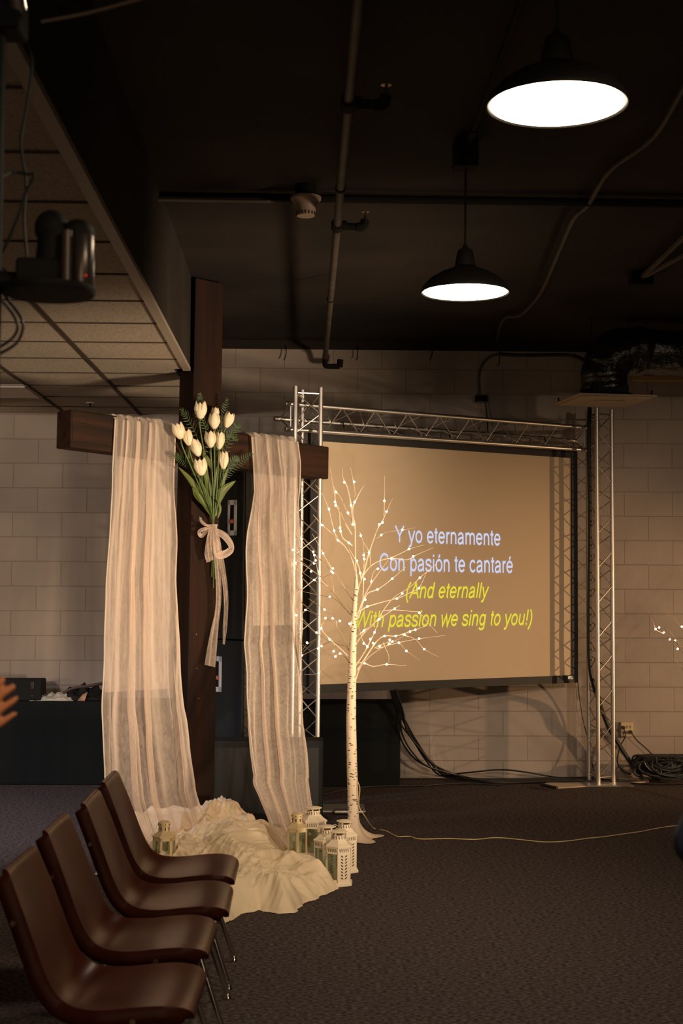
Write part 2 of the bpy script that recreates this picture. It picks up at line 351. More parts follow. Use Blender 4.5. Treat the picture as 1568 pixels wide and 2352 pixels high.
# ceiling light lens and sprinkler in the tile ceiling
lx = EX-.61*2
t = thing('ceiling_light', (lx-.305, WY-.49-.61*1.5-.02, DROP-.03), 'unlit pale square light panel in the tiled ceiling at the left edge', 'ceiling light')
MB().box((-.29, -.29, .008), (.29, .29, .03)).build('light_lens', mat('acrylic_lens', (.62, .54, .42), .4), t, smooth=False)
MB().box((-.305, -.305, .018), (.305, .305, .034)).build('light_frame', M_edge, t, smooth=False)
s = atZ(207, 931, DROP-.02)
t = thing('ceiling_sprinkler', (s.x, s.y, DROP-.035), 'tiny sprinkler head in the tiled ceiling above the cross arm', 'sprinkler')
MB().lathe([(.035, .032), (.035, .036)], n=16).build('escutcheon', M_white, t); MB().lathe([(.018, 0), (.018, .003), (.006, .004), (.006, .033)], n=12).build('sprinkler_head', M_dkpipe, t)

# pendant lamps
def pendant(loc, label, group='pendant lamps in a row'):
    t = thing('pendant_lamp', loc, label, 'pendant lamp', group)
    MB().lathe([(.2, 0), (.199, .012), (.19, .03), (.16, .062), (.11, .092), (.06, .112), (.047, .12)], n=48, cap=False).build('lamp_shade', M_shade, t, solid=.004)
    MB().lathe([(.048, .115), (.046, .14), (.036, .19), (.03, .2), (.014, .205), (.008, .225)], n=24).build('socket_cap', M_shade, t)
    MB().lathe([(.19, .004), (.1, -.0), (.001, -.001)], n=48, cap=False).build('diffuser', M_lamp, t)
    MB().tube([(0, 0, .2), (.002, 0, CEIL-loc[2]-.1)], .005, 8).build('cord', M_rubber, t)
    MB().box((-.055, -.055, CEIL-loc[2]-.13), (.055, .055, CEIL-loc[2]-.001)).build('ceiling_box', M_dkpipe, t, smooth=False, bevel=.006)
    return t
l2 = atY(1068, 673, 6.4); l1 = atY(1279, 243, 3.98)
p2 = pendant((l2.x, l2.y, l2.z), 'further and smaller-looking black pendant lamp, lit, above the screen text')
p1 = dup(p2); p1.location = l1; p1['label'] = 'nearer and larger-looking black pendant lamp, lit, at the top right'
for i, (x, y) in enumerate(((.71, 1.5), (.71, -.9))):
    q = dup(p2); q.location = (x, y, l2.z); q['label'] = ['lit black pendant lamp overhead beside the viewer', 'lit black pendant lamp overhead behind the viewer'][i]

# duct and diffuser
def duct():
    c = [atZ(1318, 904, 2.99), atZ(1500, 912, 2.99), atZ(1446, 930, 2.99), atZ(1286, 933, 2.99)]
    o = sum(c, V(0, 0, 0))/4; ang = math.atan2((c[1]-c[0]).y, (c[1]-c[0]).x)
    t = thing('air_duct', (o.x, o.y, 2.99), 'black flexible air duct bending down into a square ceiling diffuser on the right', 'air duct', rz=ang*.6)
    m = MB()
    s = .30
    m.box((-s, -s, 0), (s, s, .012)); m.box((-s+.03, -s+.03, -.012), (s-.03, s-.03, 0)); m.box((-.12, -.12, -.02), (.12, .12, -.01))
    m.build('diffuser_plate', M_diff, t, smooth=False, bevel=.003)
    m = MB().lathe([(.30, .014), (.22, .04), (.2, .05), (.2, .10), (.17, .11)], n=4, ang0=PI/4)
    m.build('diffuser_collar', M_black, t, smooth=False)
    for sx in (-1, 1):
        for sy in (-1, 1):
            MB().tube([(sx*.27, sy*.27, .01), (sx*.27, sy*.27, .05)], .007, 6).build('hanger_clip', M_black, t)
    path = spline([(0, 0, .08), (0, 0, .16), (.005, 0, .24), (.06, 0, .33), (.17, 0, .375), (.32, 0, .385), (.6, 0, .38), (1.2, 0, .37), (2.4, 0, .37)], 12)
    rr = [.174+.004*noise.noise(V(i*.2, 0, 0)) + (.008 if 24 < i < 60 else 0) for i in range(len(path))]
    m = MB().tube(path, rr, 40)
    for p in m.v: p += V(*noise.noise_vector(p*7))*.016
    m.build('duct_hose', M_duct, t)
    for x, y in ((-.1, -.16), (.2, -.16)):
        MB().tube([(x, y*0+.0, .5), (x, 0, CEIL-2.99)], .003, 6).build('strap_wire', M_black, t)
duct()
a = atY(1450, 868, WY-.12)
one(MB().box((a.x, WY-.16, a.z-.03), (XR-.05, WY-.11, a.z+.02)), 'pipe', mat('tan_painted_pipe', (.42, .25, .12), .5), 'tan painted rail running along the back wall below the air duct', 'rail', smooth=False, bevel=.01)

# ---------------------------------------------------------------- trusses
def truss(t, A, d, L, offs, label_end=True):
    d = d.normalized(); n = int(round(L/.146)); st = L/n
    for o in offs:
        MB().tube([A+o, A+o+d*L], .0165, 14).build('chord', M_alu, t)
        for e in (0, L-.05): MB().tube([A+o+d*e, A+o+d*(e+.05)], .0185, 14).build('chord_sleeve', M_alu, t)
    for i in range(3):
        a, b = offs[i], offs[(i+1) % 3]; m = MB()
        pts = []
        for k in range(n+1):
            pts.append(A+(a if k % 2 == 0 else b)*1.0+d*(st*k*.97+L*.015))
        for p, q in zip(pts, pts[1:]): m.tube([p, q], .0045, 6)
        for e in (.045, L-.045): m.tube([A+a+d*e, A+b+d*e], .006, 6)
        m.build('lattice_brace', M_alud, t)
sA = atY(1372, 1500, 11.42)
t = thing('truss_tower', (sA.x+.05, 11.48, 0), 'upright silver triangular truss tower right of the screen beside the wall outlet', 'truss', world=True)
truss(t, V(sA.x, 11.42, 0.012), V(0, 0, 1), 3.02, [V(0, 0, 0), V(.147, .12, 0), V(-.036, .186, 0)])
MB().box((sA.x-.12, 11.30, .002), (sA.x+.26, 11.68, .012)).build('base_plate', M_alud, t, smooth=False)
lA = atY(675, 900, 10.10); lB = atY(733, 900, 10.16)
t = thing('truss_tower', (lA.x+.09, 10.18, 0), 'upright silver triangular truss tower left of the screen behind the cross arm', 'truss', world=True)
dv = (lB-lA); dv.z = 0; mid = dv*.33+V(-.01, .17, 0)
truss(t, V(lA.x, lA.y, .012), V(.004, 0, 1), 2.99, [V(0, 0, 0), dv, mid])
MB().box((lA.x-.28, 10.02, .002), (lA.x+.52, 10.34, .012)).build('base_plate', mat('steel_base', (.5, .48, .46), .4, .7), t, smooth=False)
MB().box((lA.x+.30, 9.90, .012), (lA.x+.50, 10.0, .03)).build('base_foot', M_alud, t, smooth=False, bevel=.003)
# horizontal truss
A = atY(655, 982, 10.16); B = atY(1352, 1036, 11.56)
zt = (A.z+B.z)/2; A.z = zt; B.z = zt
d = (B-A); nrm = V(-d.y, d.x, 0).normalized()
t = thing('truss_beam', (A.x, A.y, zt), 'long silver triangular truss beam spanning above the projection screen', 'truss', world=True)
truss(t, A, d, d.length, [V(0, 0, 0), V(0, 0, .183), nrm*.165+V(0, 0, .09)])
# ---------------------------------------------------------------- projection screen
SL = atY(711, 990, 10.36); SR = atY(1323.5, 1038, 11.64); SBl = atY(709, 1588, 10.36); SBr = atY(1325, 1572, 11.64)
O = V((SL.x+SBl.x)/2, 10.36, (SBl.z+SBr.z)/2); E = V((SR.x+SBr.x)/2, 11.64, O.z)
ex = (E-O); Wd = ex.length; ex.normalize(); Ht = (SL.z+SR.z)/2-O.z; en = V(ex.y, -ex.x, 0)
def S(u, v, n=0): return O+ex*u+V(0, 0, v)+en*n
def onS(px, py, n=0):
    dd = ray(px, py); k = (O+en*n-EYE).dot(en)/dd.dot(en); p = EYE+dd*k-O; return p.dot(ex), p.z
t = thing('projection_screen', tuple(O), 'large framed projection screen with two languages of song lyrics hung under the truss beam', 'projection screen', world=True)
MS = Matrix(((ex.x, en.x, 0, O.x), (ex.y, en.y, 0, O.y), (0, 0, 1, O.z), (0, 0, 0, 1)))
bw = .062
MB().box((bw*.9, -.012, bw*.9), (Wd-bw*.9, .0, Ht-bw*.9), MS).build('screen_surface', M_screen, t, smooth=False)
m = MB().box((0, -.03, 0), (bw, .012, Ht), MS).box((Wd-bw, -.03, 0), (Wd, .012, Ht), MS).box((bw, -.03, 0), (Wd-bw, .012, bw), MS).box((bw, -.03, Ht-bw), (Wd-bw, .012, Ht), MS)
m.build('screen_frame', M_frame, t, smooth=False)
MB().box((Wd-bw-.05, .012, .03), (Wd-bw+.0, .016, .055), MS).build('frame_badge', M_plate, t, smooth=False)
for k in (.12, .5, .88):
    MB().tube([S(Wd*k, Ht-.01, 0), S(Wd*k, Ht+.10, -.04)], .005, 6).build('suspension_strap', M_black, t)
def arc(cx, cy, rx, ry, a0, a1, n=14): return [(cx+rx*math.cos(math.radians(lerp(a0, a1, i/n))), cy+ry*math.sin(math.radians(lerp(a0, a1, i/n)))) for i in range(n+1)]
def sp2(pts): return [(p.x, p.y) for p in spline([(x, y, 0) for x, y in pts], 5)]
GL = {' ': (.278, []), 'o': (.556, [arc(.278, .262, .203, .232, 0, 360, 28)]), 'e': (.556, [arc(.278, .262, .203, .232, 3, 325, 24), [(.078, .268), (.5, .268)]]),
 'c': (.5, [arc(.262, .262, .195, .232, 38, 322, 22)]), 'n': (.556, [[(.11, 0), (.11, .523)], arc(.278, .32, .165, .172, 180, 0)+[(.443, 0)]]),
 'm': (.833, [[(.107, 0), (.107, .523)], arc(.262, .335, .155, .157, 180, 0)+[(.417, 0)], arc(.572, .335, .155, .157, 180, 0)+[(.727, 0)]]),
 'r': (.333, [[(.11, 0), (.11, .523)], arc(.30, .295, .19, .19, 180, 88)]), 'h': (.556, [[(.11, 0), (.11, .718)], arc(.278, .32, .165, .172, 180, 0)+[(.443, 0)]]),
 'u': (.556, [[(.112, .523)]+arc(.277, .203, .165, .172, 180, 360), [(.443, .523), (.443, 0)]]), 't': (.278, [[(.135, .66)]+arc(.21, .11, .075, .075, 180, 280), [(.02, .487), (.26, .487)]]),
 'i': (.222, [[(.11, 0), (.11, .523)], [(.11, .62), (.11, .718)]]), 'l': (.222, [[(.11, 0), (.11, .718)]]), 'd': (.556, [arc(.262, .262, .183, .232, 0, 360, 28), [(.445, 0), (.445, .718)]]),
 'p': (.556, [arc(.294, .262, .183, .232, 0, 360, 28), [(.11, -.207), (.11, .523)]]), 'g': (.556, [arc(.258, .267, .18, .227, 0, 360, 28), [(.44, .523)]+arc(.255, -.04, .185, .132, 0, -155)]),
 'a': (.556, [arc(.262, .36, .165, .132, 170, 0)+[(.427, .11)]+arc(.482, .09, .055, .055, 180, 275, 5), sp2([(.427, .315), (.30, .28), (.15, .245), (.075, .15), (.11, .055), (.20, .028), (.33, .06), (.427, .16)])]),
 's': (.5, [sp2([(.425, .37), (.37, .465), (.25, .493), (.12, .465), (.075, .38), (.13, .305), (.25, .268), (.38, .225), (.43, .145), (.38, .055), (.25, .028), (.11, .06), (.06, .16)])]),
 'y': (.5, [[(.035, .523), (.25, .03)], [(.465, .523)]+sp2([(.25, .01), (.205, -.11), (.15, -.165), (.055, -.165)])]), 'w': (.722, [[(.03, .523), (.19, .02), (.361, .49), (.53, .02), (.69, .523)]]),
 'Y': (.667, [[(.03, .718), (.333, .29), (.637, .718)], [(.333, .31), (.333, 0)]]), 'C': (.722, [arc(.375, .359, .30, .332, 37, 323, 26)]), 'A': (.667, [[(.03, 0), (.333, .69), (.637, 0)], [(.13, .235), (.535, .235)]]),
 'W': (.944, [[(.03, .718), (.24, .03), (.472, .69), (.70, .03), (.915, .718)]]), '(': (.333, [sp2([(.28, .725), (.15, .5), (.11, .255), (.15, .01), (.28, -.205)])]), ')': (.333, [sp2([(.05, .725), (.18, .5), (.22, .255), (.18, .01), (.05, -.205)])]),
 '!': (.278, [[(.14, .718), (.14, .2)], [(.14, .1), (.14, 0)]]), 'J': (.5, [[(.37, .718)]+arc(.21, .19, .16, .16, 0, -180)]), 'B': (.667, [[(.12, 0), (.12, .718)], [(.12, .678), (.38, .678)]+arc(.4, .53, .15, .148, 90, -90)+[(.12, .382)], [(.4, .382)]+arc(.41, .212, .18, .17, 90, -90)+[(.12, .04)]]),
 'L': (.556, [[(.12, .718), (.12, .04), (.5, .04)]])}
GL['\u00f3'] = (.556, GL['o'][1]+[[(.25, .585), (.34, .72)]]); GL['\u00e9'] = (.556, GL['e'][1]+[[(.25, .585), (.34, .72)]])
def text(s, L, R, cap, m, shear, name, parent, plane, wt=.094):
    strokes = []; x = 0
    for ch_ in s:
        adv, st = GL[ch_]
        strokes += [[(px+x+py*shear, py) for px, py in q] for q in st]; x += adv
    xs = [p[0] for q in strokes for p in q]; x0, x1 = min(xs)-wt/2, max(xs)+wt/2
    mb = MB(); sxy = wt/2
    for q in strokes:
        n = len(q); A_ = []; B_ = []; closed = (V(*q[0], 0)-V(*q[-1], 0)).length < 1e-4
        for i in range(n):
            a = V(*q[i-1], 0) if i > 0 else (V(*q[-2], 0) if closed else None); c = V(*q[i+1], 0) if i < n-1 else (V(*q[1], 0) if closed else None); b = V(*q[i], 0)
            d1_ = (b-a).normalized() if a is not None else (c-b).normalized(); d2_ = (c-b).normalized() if c is not None else d1_
            t_ = (d1_+d2_).normalized(); nn = V(-t_.y, t_.x, 0); k = sxy/max(.35, nn.dot(V(-d1_.y, d1_.x, 0)))
            A_.append(b+nn*k); B_.append(b-nn*k)
        P = []
        for a, b in zip(A_, B_):
            P.append([plane(lerp(L[0], R[0], (p.x-x0)/(x1-x0)), lerp(L[1], R[1], (p.x-x0)/(x1-x0))+p.y/.718*cap) for p in (a, b)])
        mb.grid(P)
    return mb.build(name, m, parent, smooth=False)
M_tw = emit('projected_text_white', (.58, .60, .78), 1.0); M_ty = emit('projected_text_yellow', (.72, .64, .05), 1.0)  # letters glow by themselves in place of a projector's beam
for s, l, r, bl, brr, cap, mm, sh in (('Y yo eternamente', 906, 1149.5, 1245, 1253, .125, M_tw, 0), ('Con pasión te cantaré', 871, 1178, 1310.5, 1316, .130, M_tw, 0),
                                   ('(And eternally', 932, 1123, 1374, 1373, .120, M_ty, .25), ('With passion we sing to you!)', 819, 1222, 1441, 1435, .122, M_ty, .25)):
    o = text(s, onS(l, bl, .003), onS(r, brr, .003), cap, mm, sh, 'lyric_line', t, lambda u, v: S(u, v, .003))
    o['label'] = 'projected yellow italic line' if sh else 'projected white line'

# ---------------------------------------------------------------- black blocks along the wall
a = atY(0, 1795, 11.4)
one(MB().box((-3.4, 11.36, 0), (-1.02, 11.74, .655)), 'draped_table', M_felt, 'long low black draped table against the wall at the left edge', 'table', smooth=False, bevel=.012)
ct = atY(97, 1585, 11.45)
t = thing('equipment_case', (ct.x-.17, 11.5, .655), 'black hard case with silver latches on the left draped table', 'case')
MB().box((-.28, -.10, 0), (.17, .12, .17)).build('case_body', M_black, t, smooth=False, bevel=.01)
MB().box((-.275, -.103, .118), (.165, .118, .122)).build('lid_seam', M_knot, t, smooth=False)
MB().box((.085, -.11, .095), (.112, -.098, .15)).build('latch', M_chrome, t, smooth=False, bevel=.003)
MB().box((.09, -.108, .035), (.104, -.098, .047)).build('latch', M_chrome, t, smooth=False, bevel=.003)
def crumple(c, rx, ry, h, seed, n=28, f=2.2):
    m = MB(); P = []
    for i in range(n+1):
        row = []
        for j in range(n+1):
            x = -1+2*i/n; y = -1+2*j/n; r = max(abs(x), abs(y)); e = max(0, 1-(x*x+y*y))**.6
            q = V(x*f+seed, y*f, seed); nn = abs(noise.noise(q))+.5*abs(noise.noise(q*2.3))
            row.append(V(c[0]+x*rx*(1+.2*noise.noise(q)), c[1]+y*ry*(1+.2*noise.noise(q+V(5, 0, 0))), c[2]+.002+h*e*(.25+1.3*nn)))
        P.append(row)
    return m.grid(P)
c = atY(122, 1600, 11.5)
one(crumple((c.x, 11.5, .656), .18, .10, .085, 3, f=1.2), 'crumpled_cloth', mat('off_white_cloth', (.50, .46, .38), .9), 'crumpled off-white cloth lying on the left draped table', 'cloth', solid=.003)
c = atY(200, 1600, 11.55)
t = thing('black_bag', (c.x, 11.55, .655), 'black soft bag with brown strap on the left draped table behind the drape', 'bag')
crumple((0.02, 0, 0), .24, .10, .13, 11).build('bag_body', M_black, t, solid=.003)
MB().tube(spline([(-.22, -.05, .02), (-.12, -.06, .09), (.05, -.06, .12), (.22, -.04, .15)], 6), .012, 8).build('strap', mat('brown_strap', (.06, .03, .02), .6), t)
MB().add([V(-.06, -.12, .0), V(0, -.13, 0), V(.02, -.11, .07), V(-.02, -.11, .05)], [(0, 1, 2, 3)]).build('leather_patch', mat('tan_leather', (.42, .24, .14), .6), t, solid=.003)
a = atY(919, 1700, 11.3)
one(MB().box((-.3, 11.28, 0), (a.x, 11.72, .655)), 'draped_block', M_felt, 'low black felt-covered block on the floor under the left part of the screen', 'block', smooth=False, bevel=.012)

# ---------------------------------------------------------------- speakers behind the cross
a = atY(494, 1700, 9.66); b = atY(742, 1700, 9.66)
t = thing('subwoofer_cabinet', ((a.x+b.x)/2-.03, 9.8, 0), 'wide low black subwoofer cabinet standing on the floor behind the cloth heap', 'speaker', world=True)
MB().box((a.x-.06, 9.66, .01), (b.x, 9.93, .533)).build('cabinet', M_carpetbox, t, smooth=False, bevel=.006)
MB().box((a.x-.02, 9.653, .05), (b.x-.03, 9.662, .49)).build('grille', M_grille, t, smooth=False)
co = atY(556, 1500, 10.17)
def speaker(z0, z1, label, hx, hz, hl):
    t = thing('loudspeaker', (co.x, co.y+.25, z0), label, 'speaker', 'stacked loudspeaker cabinets', world=False)
    fr = math.radians(46); R = Matrix.Translation((0, -.25, 0)) @ Matrix.Rotation(fr, 4, 'Z')   # x = front face direction, y = side direction
    h = z1-z0
    MB().box((0, 0, .004), (.50, .50, h-.004), R).build('cabinet', M_carpetbox, t, smooth=False, bevel=.008)
    MB().box((.015, -.01, .03), (.49, .002, h-.03), R).build('grille', M_grille, t, smooth=False)
    # recessed handle plate on the side face
    q = hz-z0
    m = MB(); y0 = hx; w_ = .088; hh = .255
    for (ya, yb, za, zb) in ((y0, y0+.022, 0, hh), (y0+w_-.022, y0+w_, 0, hh), (y0, y0+w_, 0, .035), (y0, y0+w_, hh-.035, hh)):
        m.box((-.006, ya, q+za-hh/2), (.002, yb, q+zb-hh/2), R)
    pl = m.build('handle_plate', M_plate, t, smooth=False)
    MB().box((-.004, y0+.02, q-hh/2+.03), (.002, y0+w_-.02, q+hh/2-.03), R).build('handle_recess', M_black, pl, smooth=False)
    MB().box((-.008, y0+.018, q-.04), (-.003, y0+w_-.018, q-.012), R).build('badge', mat('badge_red', (.55, .10, .05), .4), pl, smooth=False)
    o = text('JBL', (-(y0+w_-.028), q-.034), (-(y0+.028), q-.034), .015, M_white, 0, 'badge_text', pl, lambda u, v: R @ V(-.0095, -u, v))
    return t
hz1 = atY(535, 1190, 10.3).z; hz2 = atY(498, 1549, 10.3).z
speaker(1.19, 2.44, 'upper black loudspeaker cabinet with grey handle plate behind the bouquet', .07, hz1, '')
speaker(.0, 1.188, 'lower black loudspeaker cabinet standing behind the subwoofer and the cross post', .215, hz2, '')
a = atY(547, 1473, 10.1)
# ---------------------------------------------------------------- the cross
PHI = math.radians(43.5); LEAN = math.radians(.65)
PB = atY(441, 1883, 9.43); PB.z = 0
RC = Matrix.Rotation(PHI, 4, 'Z') @ Matrix.Rotation(LEAN, 4, 'Y')
cr = thing('wooden_cross', (PB.x, PB.y, 0), 'tall dark wooden cross of heavy timbers with white drapes over its arms', 'cross')
cr.rotation_euler = RC.to_euler()
bl = atY(153, 985, 8.78); zbm = 0
def local_u(px, py, off=.0775):  # (u, z) on the plane of the cross face moved out by off
    n = V(math.sin(PHI), -math.cos(PHI), 0); e = V(math.cos(PHI), math.sin(PHI), 0)
    dd = ray(px, py); k = (PB+n*off-EYE).dot(n)/dd.dot(n); p = EYE+dd*k-PB; return p.dot(e), p.z
uL, zL1 = local_u(153, 943); _, zL0 = local_u(153, 1033); uR, zR1 = local_u(748, 1022); _, zR0 = local_u(748, 1097)
BZ0 = (zL0+zR0)/2+.004; BZ1 = (zL1+zR1)/2
open('/tmp/beam','w').write(str((uL, uR, zL1, zL0, zR1, zR0)))
MB().box((-.12, -.0775, .0), (.12, .0775, 3.607)).build('post', M_wood, cr, smooth=False, bevel=.007)
SLP = ((zR1-zL1)+(zR0-zL0))/2/(uR-uL)
SHM = Matrix(((1, 0, 0, 0), (0, 1, 0, 0), (SLP, 0, 1, -SLP*(uL+uR)/2), (0, 0, 0, 1)))
MB().box((uL, -.082, BZ0), (uR, .074, BZ1), SHM).build('cross_arm', M_woodh, cr, smooth=False, bevel=.009)
m = MB()
def crack(pts, r=.0025): MB().tube([SHM @ V(*p) for p in pts], r, 5).build('timber_crack', M_knot, cr)
crack([(uL+.03, -.0822, BZ0+.16), (uL+.18, -.0822, BZ0+.15), (uL+.33, -.0822, BZ0+.115), (uL+.42, -.0822, BZ0+.108)])
crack([(uL+.02, -.0822, BZ0+.035), (uL+.2, -.0822, BZ0+.04), (uL+.45, -.0822, BZ0+.03)])
crack([(uR-.02, -.0822, BZ0+.03), (uR-.2, -.0822, BZ0+.028)])
crack([(uL+.012, -.0822, BZ0+.01), (uL+.012, -.0822, BZ1-.01)])
for px, py in ((446, 1457), (448, 1535), (452, 1604)):
    u_, z_ = local_u(px, py); MB().tube([(u_, -.0775, z_), (u_, -.082, z_)], .006, 8).build('nail', M_brass, cr)

def drape(name, edges, otab, label, nf, seed, backz, hemm=True):
    n_ = V(math.sin(PHI), -math.cos(PHI), 0); e_ = V(math.cos(PHI), math.sin(PHI), 0)
    def solve(px, py):
        z = 1.5
        for _ in range(12):
            o = interp(otab, z); u, z2 = local_u(px, py, o); z = .5*(z+z2)
        return z, u
    Lt = sorted(solve(xl, y) for y, xl, xr in edges); Rt = sorted(solve(xr, y) for y, xl, xr in edges)
    Lb = sorted((local_u(xl+7, y, -.12)[1], local_u(xl+7, y, -.12)[0]) for y, xl, xr in edges); Rb = sorted((local_u(xr-7, y, -.12)[1], local_u(xr-7, y, -.12)[0]) for y, xl, xr in edges)
    uc = (Lt[-1][1]+Rt[-1][1])/2
    top = BZ1+.006+SLP*(uc-(uL+uR)/2); zb = .035
    rows = []
    NZ = 150; NV = 170
    lean = lambda z: math.tan(LEAN)*0
    def fold(v, z, k):
        g = .5+.5*min(1, (top-z)/1.2)
        q = 2*PI*(nf*v+.35*math.sin(z*.7+seed)+.30*math.sin(2.3*v*PI+seed*2))
        f = math.sin(q)+.45*math.sin(q*1.83+1.3+z*.5)+.25*math.sin(q*3.7+z)
        return g*.026*f + .012*noise.noise(V(v*11, z*3.5, seed)) + .010*noise.noise(V(v*26, z*1.3, seed+3))*g
    P = []
    def put(v, z, base, k, flip):
        ul = interp(Lt, z); ur = interp(Rt, z)
        ul += .012*noise.noise(V(z*3, seed, 0)); ur += .012*noise.noise(V(z*3, seed, 9))
        ph = 2*PI*(nf*v+.35*math.sin(z*.7+seed)+.30*math.sin(2.3*v*PI+seed*2))
        am = .62+.55*noise.noise(V(v*5, z*.45, seed+20))
        vv = v+am*(.22/nf)*math.cos(ph)+.014*math.cos(ph*2.17+z*.6+seed)+.008*noise.noise(V(v*22, z*2.2, seed+4))
        u = lerp(ul, ur, min(1, max(0, vv)))
        return PB+e_*(u)+n_*(base+flip*fold(v, z, k)+.012)+V(0, 0, z)
    NZ2 = NZ
    for i in range(NZ2+1):
        s = 1-(i/NZ2)
        z = zb+(top-.02-zb)*s
        o = interp(otab, z)
        P.append([put(j/NV, z, o, 0, 1) for j in range(NV+1)])
    P.reverse()
    # over the top of the arm
    for k in range(1, 7):
        a_ = k/6; base = lerp(.0975, -.0825, a_)
        row = []
        for j in range(NV+1):
            v = j/NV; u = lerp(interp(Lt, top), interp(Rt, top), v)
            row.append(PB+e_*u+n_*base+V(0, 0, top+.010+.006*math.sin(a_*PI)+.006*abs(math.sin(2*PI*nf*v*.8+seed))+.004*noise.noise(V(v*20, a_*2, seed))))
        P.append(row)
    for i in range(1, 50):
        z = lerp(top, backz, i/49)
        row = []
        for j in range(NV+1):
            v = j/NV; e2 = min(1, i/6)
            ul = lerp(interp(Lt, top), interp(Lb, z), e2); ur = lerp(interp(Rt, top), interp(Rb, z), e2)
            row.append(PB+e_*(lerp(ul, ur, v))+n_*(-.10-.6*abs(fold(v*.6+.1, z, 1)))+V(0, 0, z))
        P.append(row)
    o = one(MB().grid(P), name, M_drape, label, 'drape')
    off = o.location
    # rolled hems down both front edges
    for sgn in (0, -1):
        pts = [P[i][sgn] for i in range(0, NZ2+1, 2)]
        h = MB().tube([p-off for p in pts], .0045, 6).build('hem', M_hem, o)
    return o, P
EL = [(955, 262, 386), (985, 260, 392), (1052, 258, 395), (1130, 253, 397), (1200, 247, 400), (1300, 240, 404), (1430, 234, 411), (1540, 231, 420), (1650, 231, 434), (1720, 231, 443), (1790, 233, 454), (1850, 238, 468), (1900, 250, 488), (1945, 265, 505)]
drape('sheer_drape', EL, [(0, .62), (.1, .55), (.3, .42), (.8, .26), (1.6, .15), (2.3, .10), (2.6, .0975)], 'left and wider sheer white drape hanging over the left arm of the cross', 3.6, 1.7, .9)
ER = [(1000, 568, 680), (1060, 571, 686), (1130, 577, 688), (1220, 569, 689), (1320, 569, 691), (1450, 570, 693), (1550, 571, 697), (1650, 572, 702), (1720, 575, 706), (1780, 582, 709), (1830, 593, 711), (1880, 612, 717), (1920, 632, 728), (1960, 655, 745), (1985, 665, 755)]
drape('sheer_drape', ER, [(0, 1.75), (.08, 1.55), (.2, 1.25), (.4, .92), (.7, .72), (1.2, .45), (1.8, .25), (2.2, .12), (2.45, .0975)], 'right and narrower sheer white drape hanging over the right arm of the cross', 3.1, 5.1, 1.3)

# heap of cloth
def heap():
    poly = [(505, 1872), (560, 1905), (620, 1938), (668, 1946), (715, 1952), (742, 1985), (757, 2010), (780, 2043), (740, 2058), (695, 2080), (672, 2098), (640, 2100), (600, 2090), (560, 2098), (500, 2122), (430, 2110), (330, 2080), (225, 2010), (222, 1965), (240, 1925), (310, 1905), (400, 1885), (450, 1875)]
    W = [atZ(x, y, 0) for x, y in poly]
    def dist(x, y):
        ins = False; best = 9
        for i in range(len(W)):
            a = W[i]; b = W[(i+1) % len(W)]
            if (a.y > y) != (b.y > y) and x < (b.x-a.x)*(y-a.y)/(b.y-a.y)+a.x: ins = not ins
            ab = V(b.x-a.x, b.y-a.y, 0); ap = V(x-a.x, y-a.y, 0); tt = max(0, min(1, ap.dot(ab)/ab.dot(ab))); best = min(best, (ap-ab*tt).length)
        return best if ins else -best
    x0 = min(p.x for p in W); x1 = max(p.x for p in W); y0 = min(p.y for p in W); y1 = max(p.y for p in W)
    NX, NY = 260, 420; idx = {}; vs = []; fs = []
    def H(x, y):
        q = V(x*1.0, y*.62, 0); wv = noise.noise_vector(q*2.1); q2 = V(q.x+wv.x*.35, q.y+wv.y*.35, 2)
        r1 = 1-abs(noise.noise(q2*3.2))*2.1; r2 = 1-abs(noise.noise(q2*7.5+V(3, 1, 0)))*1.9; r3 = 1-abs(noise.noise(q2*16+V(9, 1, 0)))*1.8
        lng = math.sin((x*1.2+y*.9+wv.x*.5)*17)
        r4 = 1-abs(noise.noise(V(q2.x*6+wv.y*2.5, q2.y*3+wv.x*2.5, 5)))*2.4
        fl = q2.x*.8+q2.y*.6; pr = q2.y*.8-q2.x*.6; r5 = 1-abs(noise.noise(V(fl*26+wv.x*5, pr*6+wv.y*5, 8)))*2.4; r6 = 1-abs(noise.noise(V(fl*9, pr*38+wv.x*6, 1)))*2.4
        return .008*max(0, r5)+.007*max(0, r6)+.045+.060*max(0, r1)**1.4+.030*max(0, r2)+.007*max(0, r3)+.018*max(0, r4)**1.3+.010*lng
    for i in range(NX+1):
        for j in range(NY+1):
            x = lerp(x0, x1, i/NX); y = lerp(y0, y1, j/NY); dd = dist(x, y)+.035*noise.noise(V(x*7, y*5, 3))+.015*noise.noise(V(x*20, y*14, 3))
            if dd < -.012: continue
            e = min(1, max(0, dd/.16)); e = math.sin(e*PI/2)**.8
            z = .004+H(x, y)*e
            bump = math.exp(-(((x-PB.x-.22)/.20)**2+((y-9.1)/.30)**2))*.10
            bump += math.exp(-(((x+.44)/.22)**2+((y-8.15)/.45)**2))*.07
            z += bump*e
            if (x-PB.x)**2+(y-PB.y)**2 < .04: z = min(z, .06)
            idx[i, j] = len(vs); vs.append(V(x+.02*noise.noise(V(x*9, y*9, 7)), y, z))
    for i in range(NX):
        for j in range(NY):
            k = [(i, j), (i+1, j), (i+1, j+1), (i, j+1)]
            if all(q in idx for q in k): fs.append(tuple(idx[q] for q in k))
    o = one(MB().add(vs, fs), 'cloth_heap', M_pile, 'heap of crumpled cream gauze on the carpet at the foot of the cross', 'cloth')
heap()

